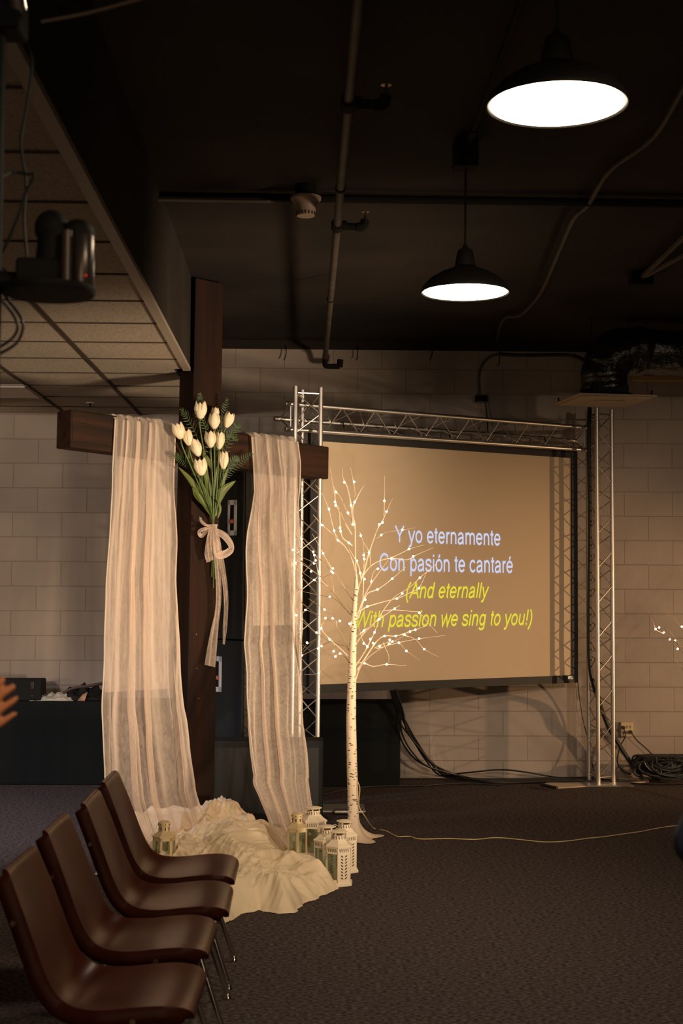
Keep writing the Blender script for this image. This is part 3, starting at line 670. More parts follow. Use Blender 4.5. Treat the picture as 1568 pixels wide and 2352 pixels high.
# ---------------------------------------------------------------- bouquet
n_ = V(math.sin(PHI), -math.cos(PHI), 0); e_ = V(math.cos(PHI), math.sin(PHI), 0)
def onC(px, py, off=.12):
    dd = ray(px, py); k = (PB+n_*off-EYE).dot(n_)/dd.dot(n_); return EYE+dd*k
knot = onC(489, 1207, .12)
bq = thing('tulip_bouquet', tuple(knot), 'bouquet of cream tulips and fern tied with tulle to the front of the cross', 'bouquet', world=True)
def tulip(px, py, tilt, off, w=25, h=39):
    w *= 1.1; h *= 1.06; c = onC(px, py, off); s = 9.3/F; rw = w*s/2; rh = h*s
    ax = V(math.sin(tilt)*RT.x, math.sin(tilt)*RT.y, math.cos(tilt)).normalized()
    R = ax.to_track_quat('Z', 'Y').to_matrix(); base = c-ax*rh*.5
    m = MB(); sd = random.random()*6
    for k in range(6):
        a0 = k*PI/3+sd; inner = k % 2; P = []
        top = 1-.05*inner-.07*random.random()
        for i in range(11):
            t_ = i/10; r = rw*(.30+.78*math.sin(min(1, t_*1.55)*PI/2)-.33*max(0, t_-.45)**1.4*2.0)*(.9 if inner else 1)
            if t_ < .1: r = rw*(.18+.6*t_/.1*.6)
            row = []
            for j in range(9):
                v = -1+j/4; wv = .66*math.sqrt(max(0, 1-max(0, (t_-.5)/.5)**2.6)) + .06
                a_ = a0+v*wv; rr = r*(1-.10*v*v*(1-inner))
                row.append(base+R @ V(rr*math.cos(a_), rr*math.sin(a_), t_*rh*top-.05*rh*v*v*t_))
            P.append(row)
        m.grid(P)
    m.build('bloom', M_petal, bq, solid=.0015)
    st = spline([base+ax*.005, base-ax*.05+V(0, 0, -.01), lerp(base, knot, .55)+n_*.01+V(*[.01*noise.noise(V(px, i, 0)) for i in range(3)]), knot+V(.004*random.uniform(-2, 2), 0, .02)], 6)
    MB().tube(st, .0048, 8).build('stem', M_stem, bq)
for a in [(461, 942, .03, .17, 27, 40), (494, 948, -.02, .13, 18, 26), (492, 966, .0, .18, 25, 38), (524, 964, .30, .17, 23, 38), (410, 989, -.28, .18, 26, 38), (431, 1004, -.18, .19, 22, 37),
          (450, 1028, -.35, .21, 24, 40), (483, 1008, -.05, .20, 25, 39), (505, 1011, .08, .20, 21, 41), (514, 1056, .03, .21, 21, 42), (461, 1072, -.12, .22, 28, 39)]: tulip(*a)
def leaf(pts, w, m=M_leaf, off0=.13, off1=.19, name='leaf'):
    c = [onC(x, y, lerp(off0, off1, i/(len(pts)-1))) for i, (x, y) in enumerate(pts)]; c = spline(c, 5); N = len(c); P = []
    for i, p in enumerate(c):
        t_ = i/(N-1); tg = (c[min(i+1, N-1)]-c[max(i-1, 0)]).normalized(); sd = tg.cross(n_).normalized()
        ww = w*9.3/F/2*(math.sin(PI*min(1, t_*.93+.07)**.9)**.75 if t_ < 1 else 0)+.0004
        P.append([p+sd*ww*v-n_*ww*.45*(1-v*v)+n_*.004*math.sin(t_*7) for v in (-1, -.6, -.2, 0, .2, .6, 1)])
    MB().grid(P).build(name, m, bq)
for pts, w_ in (([(487, 1185), (465, 1150), (440, 1105), (408, 1072)], 17), ([(484, 1170), (470, 1150), (452, 1132), (441, 1120)], 26), ([(490, 1165), (500, 1145), (515, 1125), (541, 1104)], 24),
                ([(484, 1140), (478, 1110), (472, 1085), (471, 1068)], 15), ([(490, 1145), (494, 1110), (500, 1080), (512, 1050)], 15), ([(495, 1185), (504, 1140), (512, 1110), (524, 1072)], 14),
                ([(500, 1190), (505, 1170), (503, 1155), (497, 1148)], 8), ([(484, 1165), (472, 1130), (462, 1115), (458, 1095)], 12), ([(470, 1120), (440, 1070), (434, 1050), (431, 1034)], 8), ([(488, 1080), (478, 1060), (470, 1045), (468, 1030)], 14)):
    leaf(pts, w_)
def fern(pts, L=17):
    c = spline([onC(x, y, .115+.02*i) for i, (x, y) in enumerate(pts)], 6); N = len(c)
    m = MB().tube(c, .0015, 5)
    for i in range(2, N):
        t_ = i/N; tg = (c[i]-c[i-1]).normalized(); sd = tg.cross(n_).normalized(); l = L*9.3/F*(math.sin(PI*min(1, t_*.85+.12)))**.8
        for s_ in (-1, 1):
            b_ = c[i]; tip = b_+(sd*s_*.85+tg*.5).normalized()*l+n_*.012*random.uniform(-1, .6); wd = tg*.0030
            m.add([b_-wd, lerp(b_, tip, .5)-wd*1.3, tip, lerp(b_, tip, .5)+wd*1.3, b_+wd], [(0, 1, 2, 3, 4)])
    m.build('fern_frond', M_fern, bq)
for pts in ([(478, 1080), (455, 1010), (430, 960), (415, 940)], [(484, 1060), (475, 1000), (462, 960), (450, 945)], [(490, 1070), (500, 1000), (515, 950), (520, 915)], [(500, 1080), (525, 1020), (540, 985), (548, 975)],
            [(498, 1120), (520, 1090), (550, 1062), (578, 1042)], [(470, 1110), (440, 1070), (415, 1055), (400, 1045)], [(495, 1060), (515, 1010), (530, 1000), (545, 1010)], [(505, 1110), (520, 1080), (535, 1060), (545, 1050)], [(482, 1000), (470, 960), (462, 930), (458, 905)]):
    fern(pts)
m = MB()
for k, (px, ye) in enumerate(((486, 1325), (490, 1350), (494, 1330), (500, 1310), (504, 1308))):
    m.tube(spline([knot+V(0, 0, .02), onC(488+k*2, 1260, .10), onC(px, ye, .095)], 5), .0045, 7)
m.build('stem_ends', M_stem, bq)
# tulle ribbon
MB().lathe([(.030, -.05), (.028, -.02), (.026, 0), (.028, .02), (.031, .028)], knot-V(0, 0, .02), 20, cap=False).build('ribbon_wrap', M_tulle, bq)
def ribbon(cp, wtab, off, nf=3, name='ribbon_tail', amp=.006, w0=0):
    c = spline([onC(x, y, off+(.02*math.sin(i*1.5))) for i, (x, y) in enumerate(cp)], 8); N = len(c); P = []
    for i, p in enumerate(c):
        t_ = i/(N-1); tg = (c[min(i+1, N-1)]-c[max(i-1, 0)]).normalized(); sd = tg.cross(n_).normalized(); ww = interp(wtab, t_)*9.3/F/2
        P.append([p+sd*ww*v+n_*amp*math.sin(v*nf*2+t_*5) for v in [-1+.1*k for k in range(21)]])
    MB().grid(P).build(name, M_tulle, bq)
ribbon([(490, 1225), (498, 1290), (501, 1380), (493, 1450), (483, 1530)], [(0, 18), (.3, 17), (.6, 17), (.9, 30), (1, 32)], .15)
ribbon([(494, 1225), (508, 1290), (518, 1370), (518, 1430), (514, 1480)], [(0, 12), (.5, 15), (.8, 14), (1, 3)], .16)
ribbon([(490, 1212), (489, 1240), (489, 1265), (490, 1285)], [(0, 24), (.25, 38), (.7, 46), (1, 42)], .17, 7, 'bow_loop', .012)
ribbon([(495, 1220), (515, 1230), (530, 1248), (531, 1262), (515, 1273), (498, 1272), (494, 1240)], [(0, 14), (.5, 20), (1, 18)], .18, 2, 'bow_loop', .008)
ribbon([(486, 1212), (470, 1215), (458, 1222), (462, 1230), (472, 1222), (480, 1212)], [(0, 5), (.5, 12), (1, 5)], .17, 2, 'bow_loop', .006)
ribbon([(484, 1209), (472, 1205), (462, 1196), (460, 1188)], [(0, 4), (.5, 8), (1, 8)], .17, 2, 'bow_loop', .004)

# ---------------------------------------------------------------- twig trees
K = 3.92
BR = [
 [(697,1145),(695,1050),(690,950),(688,750),(685,600),(667,530),(668,450),(682,400),(683,290),(645,90)], [(682,405),(725,320),(768,250)], [(668,600),(650,430),(615,270),(575,180),(572,90)],
 [(690,1030),(650,900),(590,800),(520,720),(480,600),(450,470),(390,330),(330,250)], [(590,800),(530,745),(470,680),(390,610),(310,520)],
 [(662,800),(632,772),(570,720),(550,600),(545,500),(515,420),(490,280),(460,90)], [(660,700),(600,600),(560,500),(520,400),(495,260)], [(668,590),(620,500),(560,370),(515,310),(490,250)],
 [(715,1450),(745,1350),(760,1200),(765,1000),(768,900),(762,770)], [(690,1470),(770,1250),(850,1110),(930,1000),(990,920)], [(740,1100),(770,1020),(810,870),(890,640),(940,560),(950,390),(952,170)],
 [(940,560),(975,480),(1025,370)], [(885,730),(930,695),(970,675),(1110,655),(1230,635)], [(825,990),(815,860),(760,760),(728,670)], [(740,1100),(720,990),(670,890),(632,825)],
 [(700,1250),(735,1120),(790,1020),(880,945),(1010,910),(1150,925),(1240,880),(1390,815)], [(1000,912),(1130,850),(1180,825),(1305,790)],
 [(745,1330),(800,1225),(890,1190),(1020,1095),(1140,990)], [(825,1150),(850,1040),(895,1000)],
 [(690,1690),(760,1590),(880,1470),(960,1350),(1050,1250),(1180,1170),(1270,1085),(1420,960)], [(1080,1270),(1170,1225),(1260,1180),(1310,1080),(1330,1035)], [(720,1390),(800,1345),(950,1300),(1060,1270),(1120,1225)],
 [(690,1620),(800,1540),(900,1460),(1040,1365),(1090,1335)], [(935,1385),(1040,1375),(1200,1390),(1265,1400),(1350,1500),(1425,1580)],
 [(690,1940),(790,1790),(880,1660),(950,1610),(1050,1610),(1180,1570),(1340,1515)], [(860,1720),(1000,1660),(1080,1670),(1150,1745),(1270,1830)], [(1110,1600),(1230,1640),(1310,1730),(1440,1800)],
 [(880,1725),(1080,1670),(1260,1635),(1500,1605)], [(940,1670),(960,1720),(990,1790),(990,1850)], [(690,2010),(720,1920),(760,1850),(860,1760),(1000,1680),(1180,1580)],
 [(690,1850),(770,1855),(850,1885),(970,1865),(1150,1880)], [(690,1880),(780,1740),(830,1640),(860,1580),(900,1470)], [(790,1700),(750,1640),(720,1520)],
 [(685,1310),(600,1190),(550,1100),(480,1030),(400,950),(320,870),(200,740),(190,630)], [(480,1010),(400,870),(330,740),(300,690)], [(600,1190),(500,1040),(380,940),(300,860)],
 [(665,1440),(500,1230),(400,1100),(300,1020),(190,950)], [(420,1150),(320,1110),(190,1020)], [(340,960),(190,890),(120,830)], [(450,1170),(370,1090),(330,930),(310,860)], [(190,1020),(146,947)],
 [(655,1430),(600,1370),(500,1275),(350,1240),(200,1205)], [(495,1220),(480,1100),(450,1000)], [(370,1100),(470,1050)], [(660,1400),(610,1320)],
 [(650,1790),(590,1640),(520,1530),(515,1480),(410,1370),(270,1275)], [(510,1500),(420,1450),(230,1370)],
 [(650,1820),(560,1730),(460,1640),(380,1540),(410,1480)], [(500,1690),(340,1580),(210,1480),(155,1420)],
 [(640,1760),(600,1700),(540,1690),(470,1660),(380,1700),(210,1785),(100,1830)], [(210,1740),(250,1690),(330,1640)],
 [(650,1880),(600,1800),(550,1770),(480,1790),(380,1720)], [(530,1690),(490,1750),(430,1850),(360,1945),(230,1955)]]
LED = [(587,227),(683,222),(514,317),(682,407),(651,435),(504,407),(508,435),(453,468),(624,502),(951,394),(970,489),(390,612),(664,610),(548,636),(556,668),(497,663),(903,603),(938,588),(534,750),(632,772),(738,708),(922,702),(1113,655),(208,737),(398,864),(762,884),(771,917),(812,860),(706,930),(1172,826),(1210,892),(316,853),(322,882),(332,930),(318,960),(1012,912),(127,833),(146,947),(490,998),(473,1030),(490,1043),(370,1027),(288,1032),(736,1043),(894,1005),(836,1123),(776,1098),(370,1095),(320,1105),(1022,1093),(1270,1085),(886,1193),(463,1256),(780,1285),(1112,1225),(1262,1180),(1065,1275),(797,1343),(413,1373),(230,1372),(155,1420),(1044,1365),(1265,1402),(421,1450),(487,1454),(564,1473),(614,1513),(906,1460),(382,1543),(340,1578),(768,1558),(863,1577),(457,1642),(250,1665),(388,1700),(355,1725),(762,1680),(822,1638),(842,1672),(797,1708),(954,1610),(1055,1610),(997,1637),(1022,1660),(990,1680),(1082,1672),(1133,1597),(1182,1570),(1228,1555),(1262,1635),(908,1700),(1147,1745),(1307,1727),(495,1748),(551,1768),(512,1800),(207,1785),(361,1947),(771,1855),(973,1865)]
TY = 9.0
def P7(q, Y): return atY(640+q[0]/K, 1050+q[1]/K, Y)
rnd = random.Random(4)
def build_tree(name, label, base, branches, leds, trunk):
    t = thing(name, tuple(base), label, 'lit twig tree', 'lit birch twig trees', world=True)
    m = MB()
    m.tube(trunk[0], trunk[1], 16)
    m.build('trunk', M_bark, t)
    # flared four-cornered skirt at the foot
    P = []
    for i in range(9):
        s = i/8; row = []
        for k in range(65):
            a_ = 2*PI*k/64; cs = abs(math.cos(2*(a_-.5)))**2.2; r = .034+s**2.0*(.085+.10*cs)
            row.append(V(base.x+r*math.cos(a_), base.y+r*math.sin(a_), .004+.145*(1-s)**1.6+.004*math.sin(9*a_)*s*(1-s)))
        P.append(row)
    MB().grid(P).build('foot_skirt', mat('skirt_wrap', (.74, .58, .42), .7, bump=(25, .6, .006)), t)
    for pts in branches:
        n = len(pts); r1 = .0052 if (pts[0]-V(base.x, base.y, pts[0].z)).length < .09 else .0028
        c = spline(pts, 3); N = len(c)
        MB().tube(c, [max(.0011, r1*(1-.75*i/(N-1))) for i in range(N)], 6).build('branch', M_twig, t)
    me = MB().ball(tuple(base), .0068, 8).build('light_bulb', M_led, t)
    me.location = leds[0]-base
    for q in leds[1:]:
        o = me.copy(); C.objects.link(o); o.location = q-base
    return t
def root_x(): return 690
bw_ = []
for pts in BR:
    dx = pts[-1][0]-680; start = abs(pts[0][0]-690) < 60
    left = pts[-1][0] < 400
    if pts[-1][0] < 260: tip = .72
    elif left: tip = rnd.uniform(.1, .5)
    else: tip = rnd.uniform(-.30, .30)
    bw_.append([pts, tip])
def depth(q, tip): return TY+tip*min(1, abs(q[0]-690)/(520 if tip < .7 else 430))
wb = []; samples = []
for pts, tip in bw_:
    # twigs start on the branch they leave: reuse its depth there
    d0 = None
    if abs(pts[0][0]-690) > 70 and samples:
        q = min(samples, key=lambda s: (s[0]-pts[0][0])**2+(s[1]-pts[0][1])**2); d0 = q[2]
    W = []
    for i, p in enumerate(pts):
        Y = depth(p, tip)
        if d0 is not None: Y = d0+(depth(pts[-1], tip)-d0)*.6*i/(len(pts)-1)
        W.append(P7(p, Y))
    for i in range(len(pts)-1):
        for k in range(6):
            s = k/6; samples.append((lerp(pts[i][0], pts[i+1][0], s), lerp(pts[i][1], pts[i+1][1], s), lerp(W[i].y, W[i+1].y, s)))
    wb.append(W)
wl = []
for q in LED:
    s = min(samples, key=lambda s: (s[0]-q[0])**2+(s[1]-q[1])**2); wl.append(P7((lerp(q[0], s[0], .3), lerp(q[1], s[1], .3)), s[2]-.006))
base = atZ(810, 1345+5169/TY, 0); base.y = TY; base.z = 0
tk = [(base.x, TY, .02)]+[tuple(atY(x, y, TY)) for x, y in ((811, 1850), (808, 1760), (806, 1650), (808, 1550), (811, 1450), (814, 1395), (818, 1342), (817.5, 1320))]
trk = ([Vector(p) for p in tk], [.037, .035, .033, .031, .027, .020, .016, .012, .007])
build_tree('twig_tree', 'white birch twig tree with warm lights standing in front of the screen', base, wb, wl, trk)
# second tree, right of the frame: the traced twigs and the mirrored rest
T2 = atY(1712, 1500, 9.9); b2 = V(T2.x, T2.y, 0)
def q5(x, y): return 1300+x/4.705, 1350+y/4.705
tr2 = [([(1430, 900), (1261, 700), (1190, 590), (1120, 555), (1055, 485), (1020, 400), (983, 310)]), ([(1060, 500), (985, 465), (960, 430), (925, 340)]), ([(1430, 830), (1261, 650), (1190, 560), (1095, 445)]),
       ([(1430, 640), (1261, 460), (1180, 350), (1078, 258)]), ([(1430, 1000), (1261, 880), (1180, 790), (1020, 718)]), ([(1430, 450), (1261, 350), (1200, 312)])]
br2 = []
for i, pts in enumerate(tr2):
    W = [atY(*q5(*p), lerp(9.9, 9.6+.1*i, min(1, (1900-p[0])/800))) for p in pts]
    if i != 1: W = [V(T2.x, T2.y, W[0].z-.22)]+W
    br2.append(W)
ld2 = [atY(*q5(*p), 9.68) for p in ((965, 447), (1003, 430), (1053, 483), (1118, 557), (1175, 573), (1203, 660), (1248, 420))]
off = V(b2.x, b2.y, 0)
for W in wb:
    M_ = [V(off.x-(p.x-base.x), off.y+(p.y-base.y), p.z) for p in W]
    if all(proj(p)[0] > 1574 for p in M_): br2.append(M_)
for p in wl:
    q = V(off.x-(p.x-base.x), off.y+(p.y-base.y), p.z)
    if proj(q)[0] > 1574 and any((q-r).length < .06 for W in br2[6:] for r in spline(W, 4)): ld2.append(q)
build_tree('twig_tree', 'lit twig tree at the right edge with only its branch tips in view', b2, br2, ld2, ([V(off.x-(p.x-base.x), off.y+(p.y-base.y), p.z) for p in trk[0]], trk[1]))
# string cord on the floor
cp = [(820, 1792), (826, 1812), (824, 1850), (838, 1875), (858, 1902), (885, 1908), (912, 1921), (940, 1921), (965, 1927), (1030, 1926), (1090, 1928), (1140, 1924), (1200, 1929), (1250, 1934), (1300, 1932), (1345, 1926), (1385, 1922), (1420, 1917), (1470, 1910), (1530, 1899), (1600, 1893), (1700, 1890)]
pts = [atY(*cp[0], TY-.02), atY(*cp[1], TY-.04), atY(*cp[2], TY-.03), atY(*cp[3], TY+.0)]+[atZ(x, y, .006) for x, y in cp[4:]]
one(MB().tube(spline(pts, 5), .0032, 6), 'light_cord', mat('cream_cord', (.62, .48, .26), .6), 'thin cream power cord running from the twig tree across the carpet to the right', 'cord')

# ---------------------------------------------------------------- lanterns
def leafcuts(m, M, z0, z1, w, n):
    for i in range(n):
        z = lerp(z0, z1, (i+.5)/n); s = (z1-z0)/n*.42
        for sg in (-1, 1):
            c = V(sg*w*.22, 0, z); a = V(sg*w*.16, 0, s); b = V(-a.z*.35*sg, 0, a.x*.35*sg)
            m.add([M @ p for p in (c-a, c-b, c+a, c+b)], [(0, 1, 2, 3)])
def lantern_a():
    t = thing('lantern', (0, 0, 0), 'x', 'lantern', 'white pierced metal lanterns beside the tree')
    R = .072; A0 = 0
    MB().lathe([(R+.010, 0), (R+.012, .004), (R+.010, .018), (R, .022)], n=6, ang0=A0).build('base', M_white, t, smooth=False, bevel=.002)
    fr = MB(); cuts = MB(); gl = MB(); ap = R*math.cos(PI/6)
    for k in range(6):
        a_ = A0+PI/6+k*PI/3; M_ = Matrix.Rotation(a_-PI/2, 4, 'Z') @ Matrix.Translation((0, ap, 0)); hw = R/2
        if k % 2 == 0:
            fr.box((-hw, -.0015, .02), (hw, .0, .205), M_); leafcuts(cuts, M_ @ Matrix.Translation((0, .0006, 0)), .035, .165, hw*1.5, 8)
        else:
            for sg in (-1, 1): fr.box((sg*hw-.004 if sg > 0 else -hw, -.003, .02), (hw if sg > 0 else -hw+.004, .0, .175), M_)
            fr.box((-hw, -.003, .02), (hw, 0, .034), M_); fr.box((-hw, -.003, .168), (hw, 0, .205), M_)
            MB().box((-hw+.004, -.0025, .034), (hw-.004, -.0015, .168), M_).build('glass_pane', M_glass, t, smooth=False)
        cm = M_ @ Matrix.Translation((0, .0008, 0))
        for j in range(5):
            x = -hw*.66+hw*.33*j; cuts.add([cm @ V(x-.003, 0, .180), cm @ V(x+.001, 0, .178), cm @ V(x+.004, 0, .196), cm @ V(x, 0, .197)], [(0, 1, 2, 3)])
    f = fr.build('body_frame', M_white, t, smooth=False)
    cuts.build('pierced_pattern', M_cut, f, smooth=False)
    MB().lathe([(R+.006, .203), (R+.006, .209), (R*.8, .222), (.042, .238), (.040, .24)], n=6, ang0=A0).build('roof', M_white, t, smooth=False)
    ch = MB().lathe([(.038, .238), (.038, .262)], n=24, cap=False)
    for k in range(4):
        a_ = k*PI/2+.5; ch.box((-.004, .030, .26), (.004, .034, .277), Matrix.Rotation(a_, 4, 'Z'))
    c_ = ch.build('chimney', M_white, t); cc = MB()
    for k in range(16):
        a_ = k*PI/8; M_ = Matrix.Rotation(a_, 4, 'Z') @ Matrix.Translation((0, .0388, 0)); cc.add([M_ @ V(-.003, 0, .243), M_ @ V(.0, 0, .241), M_ @ V(.004, 0, .258), M_ @ V(.0, 0, .259)], [(0, 1, 2, 3)])
    cc.build('pierced_pattern', M_cut, c_, smooth=False)
    MB().lathe([(.046, .275), (.047, .278), (.03, .283), (.001, .285)], n=28).build('cap', M_white, t)
    hp = [V(.045*math.cos(a_), 0, .246+.02*math.sin(a_)*.3+.012*math.cos(a_)) for a_ in [PI*k/10 for k in range(11)]]
    MB().tube([V(-.04, 0, .25), V(-.055, .02, .262), V(-.06, .05, .25), V(-.03, .08, .232), V(.03, .08, .232), V(.06, .05, .25), V(.055, .02, .262), V(.04, 0, .25)], .0013, 5).build('handle', M_white, t)
    MB().lathe([(.026, .022), (.026, .085), (.022, .088), (.002, .087)], n=20).build('candle', M_candle, t)
    return t
def lantern_b():
    t = thing('lantern', (0, 0, 0), 'x', 'lantern', 'small cream lanterns on the cloth')
    R = .062
    M_c = mat('gold_cream_metal', (.62, .48, .27), .4, .2)
    MB().lathe([(R+.004, 0), (R+.006, .004), (R+.004, .012)], n=6).build('base', M_c, t, smooth=False)
    fr = MB(); gl = MB(); ap = R*math.cos(PI/6)
    for k in range(6):
        M_ = Matrix.Rotation(PI/6+k*PI/3-PI/2, 4, 'Z') @ Matrix.Translation((0, ap, 0)); hw = R/2
        for sg in (-1, 1): fr.box((hw-.010 if sg > 0 else -hw, -.003, .01), (hw if sg > 0 else -hw+.010, 0, .145), M_)
        fr.box((-hw, -.003, .13), (hw, 0, .150), M_); fr.box((-hw, -.003, .01), (hw, 0, .02), M_)
        MB().box((-hw+.01, -.002, .02), (hw-.01, -.001, .13), M_).build('glass_pane', M_glass, t, smooth=False)
    fr.build('body_frame', M_c, t, smooth=False)
    MB().lathe([(R+.004, .148), (R+.004, .153), (.034, .175), (.030, .178)], n=6).build('roof', M_c, t, smooth=False)
    c_ = MB().lathe([(.030, .176), (.030, .205), (.033, .207), (.033, .222), (.024, .229), (.001, .231)], n=24).build('chimney', M_c, t)
    m = MB()
    for k in range(8):
        M_ = Matrix.Rotation(k*PI/4, 4, 'Z'); m.tube([M_ @ V(0, .032, .214), M_ @ V(0, .0338, .214)], .0035, 8); m.box((-.003, .0295, .182), (.003, .0305, .2), M_)
    m.build('vent_hole', M_cut, c_, smooth=False)
    MB().tube([V(-.03+.0, 0, .2)+V(-.012*math.sin(a), 0, .014*math.cos(a)) for a in [PI*k/8 for k in range(9)]], .0013, 5).build('handle', M_c, t)
    MB().lathe([(.024, .012), (.024, .07), (.002, .07)], n=20).build('candle', M_candle, t)
    return t
la = lantern_a(); lb = lantern_b()
for i, (px, Y, rz, lab) in enumerate(((776, 7.62, .45, 'front white pierced lantern, foremost of the cluster on the carpet'), (750, 7.78, .2, 'white pierced lantern just behind and left of the foremost one'),
                                      (790, 7.96, .6, 'white pierced lantern at the right of the cluster, against the tree foot'), (719, 8.12, .9, 'white pierced lantern at the left back of the cluster, half behind the drape'))):
    o = la if i == 0 else dup(la); q = atZ(px, 1345+5169/Y, 0); o.location = (q.x, Y, .002 if i != 3 else .05); o.rotation_euler.z = rz; o['label'] = lab
q = atY(682, 1964, 7.85); lb.location = q; lb.rotation_euler.z = .55; lb['label'] = 'cream glass lantern with round vent holes standing on the cloth under the right drape'
o = dup(lb); q = atY(376, 1985, 7.75); o.location = q; o.rotation_euler.z = .3; o['label'] = 'cream lantern behind the foot of the left drape, above the furthest chair seat'

# ---------------------------------------------------------------- chairs
def make_chair():
    t = thing('shell_chair', (0, 0, 0), 'x', 'chair', 'brown shell chairs in a row')
    prof = [(.228, .395), (.226, .412), (.215, .424), (.19, .431), (.14, .432), (.07, .424), (0, .413), (-.07, .407), (-.115, .413), (-.150, .434), (-.175, .470), (-.195, .52), (-.215, .58), (-.235, .64), (-.255, .70), (-.272, .75), (-.283, .785), (-.292, .795), (-.302, .795)]
    P2 = spline([(x, 0, z) for x, z in prof], 4); N = len(P2); s = [0]
    for a, b in zip(P2, P2[1:]): s.append(s[-1]+(b-a).length)
    L = s[-1]; rows = []; NVV = 24
    for i, p in enumerate(P2):
        tg = (P2[min(i+1, N-1)]-P2[max(i-1, 0)]).normalized(); nn = V(tg.z, 0, -tg.x); 
        # nn points to the sitter
        if nn.z < 0 and nn.x < 0: nn = -nn
        u = s[i]/L; w_ = interp([(0, .205), (.12, .222), (.35, .222), (.5, .205), (.62, .205), (.85, .198), (1, .185)], u)
        e = min(s[i], L-s[i]); r = .06 if s[i] < L/2 else .035
        if e < r: w_ = w_-r+math.sqrt(max(0, r*r-(r-e)**2))
        row = []; dish = .020*math.sin(PI*min(1, max(0, u)))**.6+.012*math.exp(-((u-.48)/.12)**2)
        fe = min(1, e/.03+.12)
        for j in range(-3, NVV+4):
            v = -1+2*min(max(j, 0), NVV)/NVV
            q = p+V(0, v*w_, 0)+nn*(dish*(abs(v)**2.4))
            if j < 0 or j > NVV:
                k = -j if j < 0 else j-NVV; sg = -1 if j < 0 else 1
                q = q+V(0, sg*(.003, .005, .006)[k-1], 0)-nn*(.008, .026, .044)[k-1]*fe
            row.append(q)
        rows.append(row)
    MB().grid(rows).build('seat_shell', M_shell, t, solid=.005)
    m = MB().tube([(.12, -.17, .385), (.12, .17, .385)], .010, 8).tube([(-.10, -.17, .375), (-.10, .17, .375)], .010, 8)
    for sg in (-1, 1): m.tube([(.13, sg*.15, .388), (-.11, sg*.15, .378)], .010, 8)
    m.build('under_frame', M_chrome, t)
    for sx, x0, x1 in ((1, .085, .215), (-1, -.09, -.245)):
        for sy in (-1, 1):
            g = MB().tube(spline([(x0-.03*sx, sy*.12, .384), (x0, sy*.165, .378), (x0+.02*sx, sy*.175, .34), (x1, sy*.21, .012)], 4), .0105, 10).build('leg', M_chrome, t)
            MB().lathe([(.016, 0), (.017, .004), (.012, .012), (.0115, .03)], (x1, sy*.21, 0), 14).build('glide', M_chrome, g)
    for sg in (-1, 1):
        MB().tube([(.07, sg*.226, .405), (.07, sg*.234, .405)], .0085, 10).build('bolt', M_brass, t)
        MB().tube([(-.262, sg*.2, .66), (-.262, sg*.208, .66)], .0075, 10).build('bolt', M_brass, t)
    return t
ch = make_chair()
for i, (x, y, rz, lab) in enumerate(((-.50, 5.88, .0, 'furthest brown plastic shell chair of the row, nearest the drape'), (-.495, 5.33, .01, 'second furthest brown plastic shell chair of the row'),
                                     (-.525, 4.76, -.01, 'second nearest brown plastic shell chair of the row'), (-.52, 4.14, -.02, 'nearest brown plastic shell chair in the lower left corner'))):
    o = ch if i == 0 else dup(ch); o.location = (x, y, 0); o.rotation_euler.z = rz; o['label'] = lab

# ---------------------------------------------------------------- wall cables, outlet, coil
def cable(pts, r, label, name='cable', m=M_rubber, group=None, n=7): return one(MB().tube(spline(pts, n), r, 8), name, m, label, 'cable', group)
for i, (dx, ex_) in enumerate(((0, 1362), (4, 1330), (8, 1385), (-3, 1420), (12, 1350), (6, 1460))):
    p = [atY(899+dx*.8, 1584, 10.72), atY(912+dx, 1630, 10.95), atY(918+dx*1.8+6*math.sin(i), 1660+i*5, 11.2), atY(948+dx*2.6-i*3, 1700+i*6, 11.35), atY(975+dx*2, 1742+i*4, 11.45)]
    p += [atZ(1010+i*12, 1780+i*1.0, .03), atZ(1080+i*8, 1788+i*1.6, .012+.01*(i % 3)), atZ(1180, 1789+i*1.8, .012), atZ(1270, 1787+i*1.5, .02), atZ(ex_, 1786+i*1.6, .012)]
    cable(p, .0075, 'black cables falling from the screen corner and running along the floor to the truss', group='cable bundle below the screen')
p = [atZ(1000, 1783, .01), atY(1080, 1774, 11.6), atY(1150, 1768, 11.6), atY(1210, 1774, 11.6), atZ(1290, 1787, .012), atZ(1360, 1786, .012)]
cable(p, .0065, 'single black cable arching just above the floor along the back wall')
cable([atZ(742, 1825, .01), atZ(800, 1812, .01), atZ(870, 1806, .01), atZ(960, 1805, .01), atZ(1060, 1799, .01), atZ(1150, 1803, .01)], .006, 'thin black cable lying on the carpet behind the tree trunk')
cable([atY(1354, 936, 11.52), atY(1352, 1000, 11.5), atY(1354, 1200, 11.5), atY(1353, 1400, 11.5), atY(1354, 1520, 11.5), atY(1362, 1570, 11.52), atY(1375, 1610, 11.66), atY(1395, 1665, 11.68), atY(1415, 1700, 11.7), atY(1450, 1755, 11.68), atZ(1475, 1788, .04)], .018,
      'thick black cable snake strapped down the right truss tower to the coil')
cable([atY(1326, 1556, 11.70), atY(1330, 1600, 11.74), atY(1340, 1660, 11.76), atY(1354, 1712, 11.74), atY(1362, 1770, 11.7)], .004, 'thin black cable hanging from the lower right corner of the screen')
ob = atY(1436, 1674, WY)
t = thing('wall_outlet', (ob.x, WY, ob.z-.06), 'beige multi-socket wall outlet low on the wall right of the truss', 'outlet')
MB().box((-.048, -.045, -.0), (.052, 0, .118)).build('outlet_box', M_beige, t, smooth=False, bevel=.004)
m = MB()
for x in (-.025, .002, .028):
    for z in (.03, .075):
        m.box((x-.006, -.0465, z), (x-.003, -.044, z+.014)); m.box((x+.003, -.0465, z), (x+.006, -.044, z+.014)); m.box((x-.002, -.0465, z-.008), (x+.002, -.044, z-.004))
